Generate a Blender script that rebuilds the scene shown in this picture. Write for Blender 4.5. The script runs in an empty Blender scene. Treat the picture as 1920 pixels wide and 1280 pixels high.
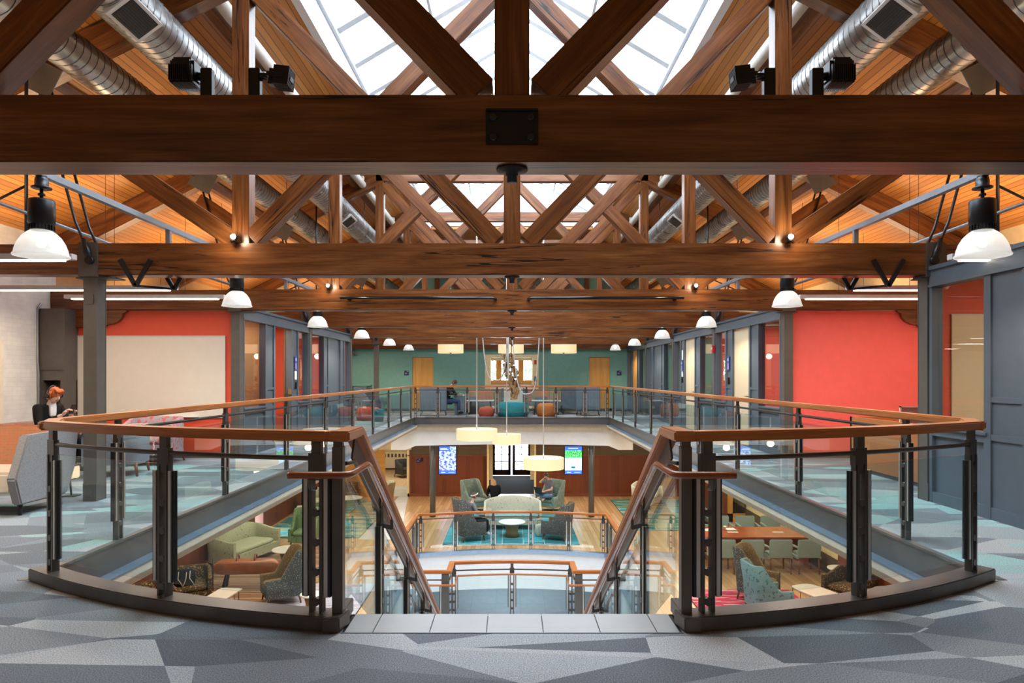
import bpy, bmesh, math, random
from mathutils import Vector, Matrix
random.seed(7)
scene = bpy.context.scene
col = scene.collection
PI = math.pi
R = math.radians

# ------------------------------------------------------------------ camera
EYE = 1.39                       # eye height over the upper floor (z = 0)
cam_d = bpy.data.cameras.new('camera')
cam_d.sensor_width = 36.0
cam_d.lens = 24.0
cam_d.shift_x = 0.0
cam_d.shift_y = (706 - 640) / 1920.0
cam_d.clip_start = 0.05
cam_d.clip_end = 300
cam = bpy.data.objects.new('camera', cam_d)
col.objects.link(cam)
cam.location = (0, 0, EYE)
cam.rotation_euler = (R(90), 0, 0)
scene.camera = cam

# ------------------------------------------------------------------ view, world
scene.view_settings.view_transform = 'Standard'
scene.view_settings.look = 'None'
scene.view_settings.gamma = 1.0
scene.view_settings.use_curve_mapping = False
scene.view_settings.exposure = 0.63
scene.cycles.use_denoising = True
scene.cycles.max_bounces = 7
scene.cycles.diffuse_bounces = 4
scene.cycles.glossy_bounces = 3
scene.cycles.transmission_bounces = 4
scene.cycles.transparent_max_bounces = 28
scene.cycles.sample_clamp_indirect = 4.0
scene.cycles.caustics_reflective = False
scene.cycles.caustics_refractive = False
world = bpy.data.worlds.new('daylight')
scene.world = world
world.use_nodes = True
bg = world.node_tree.nodes['Background']
bg.inputs[0].default_value = (0.82, 0.92, 1.0, 1)
bg.inputs[1].default_value = 9.0

def add_light(kind, loc, energy, color=(1, .82, .6), size=.1, size_y=None, rot=(0, 0, 0), name='lamp_light', spread=None):
    ld = bpy.data.lights.new(name, kind)
    ld.energy = energy
    ld.color = color
    if kind == 'AREA':
        ld.size = size
        if size_y:
            ld.shape = 'RECTANGLE'
            ld.size_y = size_y
        if spread:
            ld.spread = spread
    else:
        ld.shadow_soft_size = size
    lo = bpy.data.objects.new(name, ld)
    lo.location = loc
    lo.rotation_euler = rot
    col.objects.link(lo)
    return lo

# daylight enters through the long ridge skylight: the portal only guides sampling
pl = add_light('AREA', (0, 13.9, 7.0), 1.0, (1, 1, 1), 5.4, 18.8, name='skylight_portal')
pl.data.cycles.is_portal = True
WARM = (1.0, 0.74, 0.46)
WARM2 = (1.0, 0.82, 0.62)
# light of the suspended tube fixtures in the aisles (they throw light up on the boards and down)
for s in (-1, 1):
    for k in range(6):
        y = 5.9 + 4.0 * k
        add_light('AREA', (s * 6.1, y, 2.66), 54, (1, .70, .40), 2.6, 1.2, rot=(PI, 0, 0), name='aisle_uplight', spread=R(145))
        add_light('AREA', (s * 6.1, y, 2.44), 34, WARM2, 2.6, .5, name='aisle_downlight')
for s in (-1, 1):
    add_light('AREA', (s * 5.2, 1.9, 2.66), 26, WARM, 2.6, 1.2, rot=(PI, 0, 0), name='aisle_uplight')  # unseen uplights added to brighten the near braces and roof boards
add_light('AREA', (-5.6, 12.5, 2.44), 16, WARM2, 1.2, .5, name='aisle_downlight')  # extra unseen downlight added to brighten the tan room
# ceiling lights of the lower storey
for x in (-6.2, -4.2, 4.2, 6.2):
    for y in (12.5, 15.5, 18.5, 21.5, 25.0):
        add_light('AREA', (x, y, -.50), 24, (1, .86, .68), .9, .9, name='lower_ceiling_light')
for x in (-2.4, 0, 2.4):
    add_light('AREA', (x, 25.6, -1.02), 26, (1, .82, .6), 1.0, 1.0, name='lower_ceiling_light')
# added unseen fill lights on the ground floor; the second whitens the ring wall
add_light('AREA', (0, 26.0, -4.75), 160, (.8, .9, 1), 4, 4, name='ground_fill')
add_light('AREA', (0, 15.2, -4.9), 55, (.86, .93, 1), 4.5, 1.2, rot=(R(100), 0, 0), name='ground_fill')
add_light('AREA', (-5.6, 31.5, -.9), 60, (1, .93, .8), 2, 4, name='corridor_light')

# ------------------------------------------------------------------ materials
MATS = {}
def srgb(r, g, b):
    def f(c):
        c /= 255.0
        return c / 12.92 if c <= .04045 else ((c + .055) / 1.055) ** 2.4
    return (f(r), f(g), f(b), 1)

def new_mat(name):
    m = bpy.data.materials.new(name)
    m.use_nodes = True
    nt = m.node_tree
    bsdf = nt.nodes['Principled BSDF']
    MATS[name] = m
    return m, nt, bsdf

def N(nt, typ, **kw):
    n = nt.nodes.new(typ)
    for k, v in kw.items():
        if k in ('op',):
            n.operation = v
        elif k.startswith('i_'):
            key = k[2:]
            n.inputs[int(key) if key.isdigit() else key.replace('_', ' ')].default_value = v
        else:
            setattr(n, k, v)
    return n

def L(nt, a, b):
    nt.links.new(a, b)

def ramp(nt, stops, interp='LINEAR'):
    r = nt.nodes.new('ShaderNodeValToRGB')
    r.color_ramp.interpolation = interp
    while len(r.color_ramp.elements) > 1:
        r.color_ramp.elements.remove(r.color_ramp.elements[-1])
    r.color_ramp.elements[0].position = stops[0][0]
    r.color_ramp.elements[0].color = stops[0][1]
    for p, c in stops[1:]:
        e = r.color_ramp.elements.new(p)
        e.color = c
    return r

def mapping(nt, src, scale=(1, 1, 1), loc=(0, 0, 0), rot=(0, 0, 0)):
    m = nt.nodes.new('ShaderNodeMapping')
    m.inputs['Scale'].default_value = scale
    m.inputs['Location'].default_value = loc
    m.inputs['Rotation'].default_value = rot
    L(nt, src, m.inputs['Vector'])
    return m.outputs[0]

def plain(name, c, rough=.55, metal=0.0, noise=0.06, nscale=8.0, bump=0.0, spec=.5):
    """plain paint or metal with a faint uneven tone"""
    m, nt, b = new_mat(name)
    tc = N(nt, 'ShaderNodeTexCoord')
    nz = N(nt, 'ShaderNodeTexNoise')
    nz.inputs['Scale'].default_value = nscale
    nz.inputs['Detail'].default_value = 3
    L(nt, tc.outputs['Object'], nz.inputs['Vector'])
    lo = tuple(max(0, x * (1 - noise)) for x in c[:3]) + (1,)
    hi = tuple(min(1, x * (1 + noise)) for x in c[:3]) + (1,)
    rp = ramp(nt, [(.3, lo), (.7, hi)])
    L(nt, nz.outputs[0], rp.inputs[0])
    L(nt, rp.outputs[0], b.inputs['Base Color'])
    b.inputs['Roughness'].default_value = rough
    b.inputs['Metallic'].default_value = metal
    b.inputs['Specular IOR Level'].default_value = spec
    if bump:
        bp = N(nt, 'ShaderNodeBump')
        bp.inputs['Strength'].default_value = bump
        bp.inputs['Distance'].default_value = .01
        L(nt, nz.outputs[0], bp.inputs['Height'])
        L(nt, bp.outputs[0], b.inputs['Normal'])
    return m

def emit(name, c, strength, base=None):
    m, nt, b = new_mat(name)
    b.inputs['Base Color'].default_value = base or c
    b.inputs['Emission Color'].default_value = c
    b.inputs['Emission Strength'].default_value = strength
    b.inputs['Roughness'].default_value = .6
    return m

def timber(name, dark, mid, light, rough=.38, crack=True, scale=1.0, gstr=1.0):
    """grain runs along U"""
    m, nt, b = new_mat(name)
    uv = N(nt, 'ShaderNodeUVMap')
    v = mapping(nt, uv.outputs[0], (1.1 * scale, 13 * scale, 1))
    n1 = N(nt, 'ShaderNodeTexNoise')
    n1.inputs['Scale'].default_value = 1.0
    n1.inputs['Detail'].default_value = 6
    n1.inputs['Roughness'].default_value = .62
    n1.inputs['Distortion'].default_value = .5
    L(nt, v, n1.inputs['Vector'])
    v2 = mapping(nt, uv.outputs[0], (2.5 * scale, 70 * scale, 1))
    n2 = N(nt, 'ShaderNodeTexNoise')
    n2.inputs['Scale'].default_value = 1.0
    n2.inputs['Detail'].default_value = 3
    L(nt, v2, n2.inputs['Vector'])
    mx = N(nt, 'ShaderNodeMath', op='MULTIPLY_ADD')
    L(nt, n2.outputs[0], mx.inputs[0])
    mx.inputs[1].default_value = .35
    L(nt, n1.outputs[0], mx.inputs[2])
    rp = ramp(nt, [(.42, dark), (.64, mid), (.92, light)])
    L(nt, mx.outputs[0], rp.inputs[0])
    out = rp.outputs[0]
    bumpsrc = mx.outputs[0]
    if crack:
        v3 = mapping(nt, uv.outputs[0], (.22, 7, 1), (3.1, 1.7, 0))
        n3 = N(nt, 'ShaderNodeTexNoise')
        n3.inputs['Scale'].default_value = 1.0
        n3.inputs['Detail'].default_value = 5
        n3.inputs['Distortion'].default_value = .12
        L(nt, v3, n3.inputs['Vector'])
        sb = N(nt, 'ShaderNodeMath', op='SUBTRACT')
        sb.inputs[1].default_value = .5
        L(nt, n3.outputs[0], sb.inputs[0])
        ab = N(nt, 'ShaderNodeMath', op='ABSOLUTE')
        L(nt, sb.outputs[0], ab.inputs[0])
        # the split opens only here and there along the timber
        v4 = mapping(nt, uv.outputs[0], (.5, 2.6, 1), (7, 2, 0))
        n4 = N(nt, 'ShaderNodeTexNoise')
        n4.inputs['Scale'].default_value = 1.0
        L(nt, v4, n4.inputs['Vector'])
        th = N(nt, 'ShaderNodeMapRange')
        th.inputs['From Min'].default_value = .5
        th.inputs['From Max'].default_value = .68
        th.inputs['To Min'].default_value = 0.0
        th.inputs['To Max'].default_value = .013
        L(nt, n4.outputs[0], th.inputs['Value'])
        lt = N(nt, 'ShaderNodeMath', op='LESS_THAN')
        L(nt, ab.outputs[0], lt.inputs[0])
        L(nt, th.outputs[0], lt.inputs[1])
        mix = N(nt, 'ShaderNodeMix', data_type='RGBA')
        L(nt, lt.outputs[0], mix.inputs[0])
        L(nt, out, mix.inputs[6])
        mix.inputs[7].default_value = (.012, .007, .005, 1)
        out = mix.outputs[2]
    L(nt, out, b.inputs['Base Color'])
    b.inputs['Roughness'].default_value = rough
    bp = N(nt, 'ShaderNodeBump')
    bp.inputs['Strength'].default_value = .12 * gstr
    bp.inputs['Distance'].default_value = .01
    L(nt, bumpsrc, bp.inputs['Height'])
    L(nt, bp.outputs[0], b.inputs['Normal'])
    return m

timber('beam_wood', (.056, .015, .004, 1), (.138, .042, .010, 1), (.26, .10, .030, 1), .30)
timber('rail_wood', (.30, .085, .02, 1), (.42, .135, .032, 1), (.54, .20, .055, 1), .28, False, 1.6, .3)
timber('grab_wood', (.16, .035, .010, 1), (.25, .062, .017, 1), (.34, .10, .03, 1), .2, False, 1.6, .3)
timber('panel_wood', (.115, .028, .011, 1), (.18, .048, .018, 1), (.25, .075, .028, 1), .35, False, .5, .3)
timber('door_wood', (.50, .22, .045, 1), (.60, .29, .065, 1), (.68, .35, .09, 1), .4, False, .6, .2)
timber('light_wood', (.62, .47, .31, 1), (.70, .55, .38, 1), (.78, .64, .47, 1), .4, False, .6, .2)
timber('leg_wood', (.11, .035, .016, 1), (.17, .055, .025, 1), (.22, .08, .04, 1), .35, False, 1.5, .2)

def boards(name, c1, c2, c3, width, groove=(.1, .035, .01, 1), rough=.45, along='U', gw=.06):
    """lining boards running along U, each `width` wide along V, each with its own tone"""
    m, nt, b = new_mat(name)
    uv = N(nt, 'ShaderNodeUVMap')
    sp = N(nt, 'ShaderNodeSeparateXYZ')
    L(nt, uv.outputs[0], sp.inputs[0])
    dv = N(nt, 'ShaderNodeMath', op='DIVIDE')
    dv.inputs[1].default_value = width
    L(nt, sp.outputs[1], dv.inputs[0])
    fl = N(nt, 'ShaderNodeMath', op='FLOOR')
    L(nt, dv.outputs[0], fl.inputs[0])
    fr = N(nt, 'ShaderNodeMath', op='FRACT')
    L(nt, dv.outputs[0], fr.inputs[0])
    # board lengths broken at random places
    wn0 = N(nt, 'ShaderNodeTexWhiteNoise', noise_dimensions='1D')
    L(nt, fl.outputs[0], wn0.inputs['W'])
    ma = N(nt, 'ShaderNodeMath', op='MULTIPLY_ADD')
    L(nt, wn0.outputs[0], ma.inputs[0])
    ma.inputs[1].default_value = 5.0
    L(nt, sp.outputs[0], ma.inputs[2])
    d2 = N(nt, 'ShaderNodeMath', op='DIVIDE')
    d2.inputs[1].default_value = 3.2
    L(nt, ma.outputs[0], d2.inputs[0])
    f2 = N(nt, 'ShaderNodeMath', op='FLOOR')
    L(nt, d2.outputs[0], f2.inputs[0])
    cb = N(nt, 'ShaderNodeCombineXYZ')
    L(nt, fl.outputs[0], cb.inputs[0])
    L(nt, f2.outputs[0], cb.inputs[1])
    wn = N(nt, 'ShaderNodeTexWhiteNoise', noise_dimensions='2D')
    L(nt, cb.outputs[0], wn.inputs['Vector'])
    v = mapping(nt, uv.outputs[0], (1.5, 30, 1))
    nz = N(nt, 'ShaderNodeTexNoise')
    nz.inputs['Scale'].default_value = 1.0
    nz.inputs['Detail'].default_value = 4
    L(nt, v, nz.inputs['Vector'])
    av = N(nt, 'ShaderNodeMath', op='MULTIPLY_ADD')
    L(nt, nz.outputs[0], av.inputs[0])
    av.inputs[1].default_value = .7
    L(nt, wn.outputs[0], av.inputs[2])
    hv = N(nt, 'ShaderNodeMath', op='MULTIPLY')
    hv.inputs[1].default_value = .6
    L(nt, av.outputs[0], hv.inputs[0])
    rp = ramp(nt, [(.1, c1), (.5, c2), (.95, c3)])
    L(nt, hv.outputs[0], rp.inputs[0])
    lt = N(nt, 'ShaderNodeMath', op='LESS_THAN')
    lt.inputs[1].default_value = gw
    L(nt, fr.outputs[0], lt.inputs[0])
    mix = N(nt, 'ShaderNodeMix', data_type='RGBA')
    L(nt, lt.outputs[0], mix.inputs[0])
    L(nt, rp.outputs[0], mix.inputs[6])
    mix.inputs[7].default_value = groove
    L(nt, mix.outputs[2], b.inputs['Base Color'])
    b.inputs['Roughness'].default_value = rough
    bp = N(nt, 'ShaderNodeBump', invert=True)
    bp.inputs['Strength'].default_value = .4
    bp.inputs['Distance'].default_value = .01
    L(nt, lt.outputs[0], bp.inputs['Height'])
    L(nt, bp.outputs[0], b.inputs['Normal'])
    return m

boards('roof_boards', (.27, .098, .020, 1), (.37, .145, .030, 1), (.48, .21, .052, 1), .088, (.06, .018, .005, 1), gw=.09)
boards('oak_floor', (.40, .225, .10, 1), (.52, .32, .155, 1), (.62, .42, .23, 1), .13, (.22, .11, .05, 1), .22, gw=.03)
boards('wall_panelling', (.105, .024, .009, 1), (.155, .038, .014, 1), (.175, .046, .017, 1), .16, (.09, .021, .009, 1), .35, gw=.03)
boards('striped_carpet', (.14, .075, .035, 1), (.27, .155, .085, 1), (.40, .26, .16, 1), .16, (.11, .06, .03, 1), .9, gw=.2)

def tiles(name, c, joint, w, h, rough=.4, off=0.0, noise=.05):
    m, nt, b = new_mat(name)
    uv = N(nt, 'ShaderNodeUVMap')
    br = N(nt, 'ShaderNodeTexBrick')
    br.offset = off
    br.inputs['Scale'].default_value = 1.0
    br.inputs['Brick Width'].default_value = w
    br.inputs['Row Height'].default_value = h
    br.inputs['Mortar Size'].default_value = .004
    br.inputs['Mortar Smooth'].default_value = .1
    lo = tuple(x * (1 - noise) for x in c[:3]) + (1,)
    hi = tuple(min(1, x * (1 + noise)) for x in c[:3]) + (1,)
    br.inputs['Color1'].default_value = lo
    br.inputs['Color2'].default_value = hi
    br.inputs['Mortar'].default_value = joint
    L(nt, uv.outputs[0], br.inputs['Vector'])
    nz = N(nt, 'ShaderNodeTexNoise')
    nz.inputs['Scale'].default_value = 4
    nz.inputs['Detail'].default_value = 5
    L(nt, uv.outputs[0], nz.inputs['Vector'])
    mx = N(nt, 'ShaderNodeMix', data_type='RGBA', blend_type='MULTIPLY')
    mx.inputs[0].default_value = .35
    L(nt, br.outputs[0], mx.inputs[6])
    L(nt, nz.outputs[0], mx.inputs[7])
    L(nt, mx.outputs[2], b.inputs['Base Color'])
    b.inputs['Roughness'].default_value = rough
    bp = N(nt, 'ShaderNodeBump', invert=True)
    bp.inputs['Strength'].default_value = .25
    bp.inputs['Distance'].default_value = .004
    L(nt, br.outputs['Fac'], bp.inputs['Height'])
    L(nt, bp.outputs[0], b.inputs['Normal'])
    return m

tiles('white_brick', (.86, .83, .78, 1), (.80, .77, .72, 1), .21, .072, .6, .5, .03)
tiles('threshold_tile', (.72, .71, .69, 1), (.16, .15, .14, 1), .3, .6, .35)
tiles('slate_tile', (.22, .25, .27, 1), (.06, .07, .075, 1), .9, .9, .3)
tiles('pale_tile', (.72, .74, .76, 1), (.5, .5, .5, 1), .6, .6, .25)

def make_carpet():
    m, nt, b = new_mat('shard_carpet')
    tc = N(nt, 'ShaderNodeTexCoord')
    def cell(scale, loc, rot):
        v = mapping(nt, tc.outputs['Object'], scale, loc, rot)
        vo = N(nt, 'ShaderNodeTexVoronoi', voronoi_dimensions='2D')
        vo.distance = 'MANHATTAN' if False else 'EUCLIDEAN'
        vo.inputs['Scale'].default_value = 1.0
        vo.inputs['Randomness'].default_value = 1.0
        L(nt, v, vo.inputs['Vector'])
        s = N(nt, 'ShaderNodeSeparateColor')
        L(nt, vo.outputs['Color'], s.inputs[0])
        return s
    s1 = cell((1.1, 2.0, 1), (.3, .1, 0), (0, 0, .6))
    s2 = cell((.7, 3.0, 1), (4.3, 2.2, 0), (0, 0, -.5))
    # two overlapping layers of shards cut one another into sharp slivers
    av = N(nt, 'ShaderNodeMath', op='MULTIPLY_ADD')
    L(nt, s2.outputs[0], av.inputs[0])
    av.inputs[1].default_value = .45
    ml = N(nt, 'ShaderNodeMath', op='MULTIPLY')
    ml.inputs[1].default_value = .6
    L(nt, s1.outputs[0], ml.inputs[0])
    L(nt, ml.outputs[0], av.inputs[2])
    greys = ramp(nt, [(0, (.13, .14, .155, 1)), (.28, (.20, .21, .225, 1)), (.37, (.37, .38, .39, 1)),
                      (.45, (.155, .165, .18, 1)), (.53, (.43, .43, .43, 1)), (.61, (.25, .26, .27, 1)), (.70, (.48, .475, .47, 1)), (.79, (.17, .18, .20, 1))], 'CONSTANT')
    L(nt, av.outputs[0], greys.inputs[0])
    teals = ramp(nt, [(0, (.15, .17, .19, 1)), (.30, (.19, .22, .25, 1)), (.42, (.28, .32, .34, 1)), (.50, (.27, .42, .43, 1)), (.55, (.21, .24, .27, 1)),
                      (.66, (.35, .37, .39, 1)), (.78, (.27, .38, .39, 1)), (.84, (.18, .20, .23, 1))], 'CONSTANT')
    L(nt, av.outputs[0], teals.inputs[0])
    # the walkways either side of the opening are laid with the teal mix
    sp = N(nt, 'ShaderNodeSeparateXYZ')
    L(nt, tc.outputs['Object'], sp.inputs[0])
    ab = N(nt, 'ShaderNodeMath', op='ABSOLUTE')
    L(nt, sp.outputs[0], ab.inputs[0])
    g1 = N(nt, 'ShaderNodeMath', op='GREATER_THAN')
    g1.inputs[1].default_value = 3.0
    L(nt, ab.outputs[0], g1.inputs[0])
    g2 = N(nt, 'ShaderNodeMath', op='GREATER_THAN')
    g2.inputs[1].default_value = 3.9
    L(nt, sp.outputs[1], g2.inputs[0])
    g3 = N(nt, 'ShaderNodeMath', op='MULTIPLY')
    L(nt, g1.outputs[0], g3.inputs[0])
    L(nt, g2.outputs[0], g3.inputs[1])
    mx = N(nt, 'ShaderNodeMix', data_type='RGBA')
    L(nt, g3.outputs[0], mx.inputs[0])
    L(nt, greys.outputs[0], mx.inputs[6])
    L(nt, teals.outputs[0], mx.inputs[7])
    nz = N(nt, 'ShaderNodeTexNoise')
    nz.inputs['Scale'].default_value = 150
    nz.inputs['Detail'].default_value = 2
    L(nt, tc.outputs['Object'], nz.inputs['Vector'])
    rr = ramp(nt, [(.38, (.66, .66, .66, 1)), (.62, (1.34, 1.34, 1.34, 1))])
    L(nt, nz.outputs[0], rr.inputs[0])
    m2 = N(nt, 'ShaderNodeMix', data_type='RGBA', blend_type='MULTIPLY')
    m2.inputs[0].default_value = 1
    L(nt, mx.outputs[2], m2.inputs[6])
    L(nt, rr.outputs[0], m2.inputs[7])
    L(nt, m2.outputs[2], b.inputs['Base Color'])
    b.inputs['Roughness'].default_value = .95
    b.inputs['Specular IOR Level'].default_value = .1
    bp = N(nt, 'ShaderNodeBump')
    bp.inputs['Strength'].default_value = .3
    bp.inputs['Distance'].default_value = .004
    L(nt, nz.outputs[0], bp.inputs['Height'])
    L(nt, bp.outputs[0], b.inputs['Normal'])
make_carpet()

def fabric(name, base, spots=None, scale=40, thr=.62, vor=False, stretch=(1, 1, 1)):
    m, nt, b = new_mat(name)
    tc = N(nt, 'ShaderNodeTexCoord')
    v = mapping(nt, tc.outputs['Object'], stretch)
    nz = N(nt, 'ShaderNodeTexNoise')
    nz.inputs['Scale'].default_value = 120
    L(nt, v, nz.inputs['Vector'])
    lo = tuple(x * .82 for x in base[:3]) + (1,)
    hi = tuple(min(1, x * 1.15) for x in base[:3]) + (1,)
    rp = ramp(nt, [(.35, lo), (.65, hi)])
    L(nt, nz.outputs[0], rp.inputs[0])
    out = rp.outputs[0]
    if spots:
        if vor:
            t = N(nt, 'ShaderNodeTexVoronoi')
            t.inputs['Scale'].default_value = scale
            L(nt, v, t.inputs['Vector'])
            f = N(nt, 'ShaderNodeMath', op='LESS_THAN')
            f.inputs[1].default_value = thr
            L(nt, t.outputs['Distance'], f.inputs[0])
        else:
            t = N(nt, 'ShaderNodeTexNoise')
            t.inputs['Scale'].default_value = scale
            t.inputs['Detail'].default_value = 3
            L(nt, v, t.inputs['Vector'])
            f = N(nt, 'ShaderNodeMath', op='GREATER_THAN')
            f.inputs[1].default_value = thr
            L(nt, t.outputs[0], f.inputs[0])
        mx = N(nt, 'ShaderNodeMix', data_type='RGBA')
        L(nt, f.outputs[0], mx.inputs[0])
        L(nt, out, mx.inputs[6])
        mx.inputs[7].default_value = spots
        out = mx.outputs[2]
    L(nt, out, b.inputs['Base Color'])
    b.inputs['Roughness'].default_value = .9
    b.inputs['Specular IOR Level'].default_value = .15
    return m

fabric('sage_floral', (.42, .44, .30, 1), (.16, .16, .09, 1), 28, .65, stretch=(1, 1, .45))
fabric('cream_floral', (.58, .60, .50, 1), (.24, .30, .26, 1), 30, .66, stretch=(1, 1, .45))
fabric('green_weave', (.16, .23, .12, 1), (.10, .16, .08, 1), 12, .6)
fabric('grey_green_weave', (.20, .27, .24, 1), (.26, .33, .29, 1), 10, .55)
fabric('speckled_weave', (.085, .090, .090, 1), (.50, .48, .40, 1), 30, .21, vor=True)
fabric('brown_weave', (.20, .13, .06, 1), (.42, .32, .18, 1), 26, .22, vor=True)
fabric('brown_leaf', (.085, .06, .035, 1), (.42, .29, .13, 1), 32, .60)
fabric('sage_vinyl', (.28, .35, .32, 1))
fabric('teal_weave', (.17, .31, .36, 1), (.08, .16, .19, 1), 14, .6)
fabric('teal_seat', (.25, .43, .42, 1), (.17, .33, .34, 1), 10, .6)
fabric('grey_vinyl', (.25, .25, .26, 1))
fabric('blue_grey_vinyl', (.17, .20, .235, 1))
tiles('orange_plaid', (.62, .19, .08, 1), (.42, .26, .15, 1), .045, .03, .9)
MATS['orange_plaid'].node_tree.nodes['Brick Texture'].inputs['Mortar Size'].default_value = .0045
fabric('peach_band', (.62, .30, .20, 1), (.42, .36, .24, 1), 3, .5, stretch=(1, .2, .1))
fabric('pink_speckle', (.34, .28, .30, 1), (.50, .12, .12, 1), 18, .55)
fabric('dusty_rose', (.32, .16, .13, 1), (.26, .17, .15, 1), 18, .55)
fabric('charcoal_fabric', (.05, .052, .05, 1))
fabric('coral_vinyl', (.58, .10, .06, 1))
fabric('teal_vinyl', (.03, .25, .29, 1))
fabric('orange_vinyl', (.62, .17, .045, 1))
fabric('tan_carpet', (.42, .29, .17, 1), (.5, .37, .23, 1), 12, .5)
fabric('dark_mat', (.055, .048, .045, 1))
tiles('rug_teal', (.045, .30, .36, 1), (.42, .62, .60, 1), .95, .62, .9, .5, .55)
MATS['rug_teal'].node_tree.nodes['Brick Texture'].inputs['Mortar Size'].default_value = .012
fabric('rug_green', (.06, .20, .19, 1), (.26, .34, .24, 1), 1.9, .52, stretch=(.35, 1.6, 1))
fabric('rug_grey', (.42, .40, .43, 1), (.30, .28, .33, 1), 6, .55, stretch=(.3, 2, 1))
fabric('rug_red', (.45, .045, .085, 1), (.55, .33, .30, 1), 5, .56, stretch=(.3, 3, 1))
fabric('rug_orange', (.55, .06, .025, 1), (.38, .04, .02, 1), 7, .5)
fabric('black_cloth', (.012, .012, .013, 1))
fabric('navy_denim', (.03, .06, .13, 1))
fabric('blue_denim', (.13, .24, .40, 1), (.30, .42, .56, 1), 14, .66)
fabric('grey_cloth', (.22, .215, .24, 1))
fabric('white_cloth', (.7, .7, .72, 1))
fabric('dark_knit', (.04, .035, .035, 1))

plain('white_paint', (.84, .85, .86, 1), .6, noise=.02)
plain('skylight_bar', (.42, .46, .50, 1), .5)
plain('skylight_white', (.74, .76, .78, 1), .5, noise=.02)
plain('cream_paint', (.80, .64, .36, 1), .6)
plain('coral_wall_left', (.66, .075, .032, 1), .55, noise=.03)
plain('coral_wall_right', (.80, .115, .100, 1), .55, noise=.03)
plain('teal_wall', (.15, .33, .28, 1), .6, noise=.04)
plain('tan_wall', (.52, .31, .13, 1), .6)
plain('olive_wall', (.10, .065, .032, 1), .6)
plain('whiteboard', (.66, .61, .54, 1), .3, noise=.02)
plain('cream_board', (.66, .52, .34, 1), .4, noise=.02)
plain('partition_paint', (.078, .098, .122, 1), .42, noise=.05)
plain('partition_dark', (.075, .085, .10, 1), .42, noise=.05)
plain('column_paint', (.085, .074, .064, 1), .42, noise=.1)
plain('steel_paint', (.105, .090, .082, 1), .34, .3, noise=.08)
plain('fascia_paint', (.115, .11, .105, 1), .3, .2, noise=.1, nscale=3)
plain('flange_blue', (.17, .24, .32, 1), .25, .3)  # cool blue of the skylight on the flange, put into its colour
plain('desk_wood', (.36, .135, .045, 1), .35)
plain('rail_steel', (.090, .080, .073, 1), .32, .4, noise=.1)
plain('clamp_silver', (.55, .52, .48, 1), .3, .6, noise=.03)
plain('clamp_black', (.008, .008, .009, 1), .35)
plain('cream_trim', (.70, .62, .50, 1), .5)
plain('black_metal', (.012, .012, .014, 1), .4, .3)
plain('dark_steel', (.05, .05, .055, 1), .35, .7)
plain('threshold_stone', (.43, .425, .41, 1), .35, noise=.06, nscale=3)
plain('seam_metal', (.12, .12, .12, 1), .4, .8)
plain('chrome', (.7, .7, .72, 1), .15, 1.0)
plain('brass', (.62, .44, .16, 1), .3, .9)
plain('conduit', (.30, .33, .37, 1), .35, .6)
plain('tube_housing', (.55, .53, .52, 1), .4)
plain('white_pipe', (.72, .70, .64, 1), .35)
plain('skin', (.60, .33, .24, 1), .5, noise=.05)
plain('skin_light', (.72, .47, .38, 1), .5, noise=.05)
plain('hair_red', (.42, .085, .015, 1), .5, noise=.35, nscale=40)
plain('hair_brown', (.09, .045, .022, 1), .5, noise=.35, nscale=40)
plain('hair_blonde', (.45, .25, .11, 1), .5, noise=.35, nscale=40)
plain('leather', (.33, .105, .03, 1), .3, noise=.2, nscale=5)
plain('stone_top', (.70, .66, .58, 1), .3, noise=.05)
plain('white_laminate', (.78, .80, .82, 1), .25, noise=.02)
plain('table_wood_red', (.36, .085, .03, 1), .2, noise=.12, nscale=3)
plain('pedestal_wood', (.26, .17, .075, 1), .4, noise=.15, nscale=6)
plain('screen_dark', (.02, .02, .022, 1), .25)
plain('paper', (.80, .80, .80, 1), .7)
plain('cup_card', (.50, .27, .10, 1), .6)
plain('dark_red_wood', (.11, .022, .012, 1), .35)
plain('navy_sign', (.010, .014, .07, 1), .4)
plain('blue_sign', (.03, .05, .35, 1), .4)
plain('lilac_sign', (.25, .20, .48, 1), .4)
plain('alarm_red', (.55, .01, .02, 1), .35)
plain('sculpture_wood', (.40, .26, .13, 1), .5, noise=.5, nscale=9)
plain('rope', (.55, .52, .50, 1), .8)
plain('tree_leaf', (.22, .36, .20, 1), .7, noise=.4, nscale=2)
plain('tree_bark', (.10, .07, .05, 1), .8)
plain('radiator_paint', (.74, .66, .50, 1), .5)
plain('mirror_black', (.006, .006, .007, 1), .12)
emit('tube_glow', (1, .86, .66, 1), 6)
emit('bulb_glow', (1, .90, .72, 1), 60)
emit('drum_glow', (1, .66, .34, 1), .62, (.42, .36, .28, 1))
emit('desk_strip_glow', (1, .82, .40, 1), 6)

def make_duct():
    m, nt, b = new_mat('galvanised_duct')
    tc = N(nt, 'ShaderNodeTexCoord')
    nz = N(nt, 'ShaderNodeTexNoise')
    nz.inputs['Scale'].default_value = 3.5
    nz.inputs['Detail'].default_value = 6
    L(nt, tc.outputs['Object'], nz.inputs['Vector'])
    rp = ramp(nt, [(.3, (.34, .33, .32, 1)), (.7, (.44, .43, .42, 1))])
    L(nt, nz.outputs[0], rp.inputs[0])
    L(nt, rp.outputs[0], b.inputs['Base Color'])
    b.inputs['Metallic'].default_value = .92
    r2 = ramp(nt, [(.3, (.22, .22, .22, 1)), (.7, (.42, .42, .42, 1))])
    L(nt, nz.outputs[0], r2.inputs[0])
    L(nt, r2.outputs[0], b.inputs['Roughness'])
make_duct()

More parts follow.
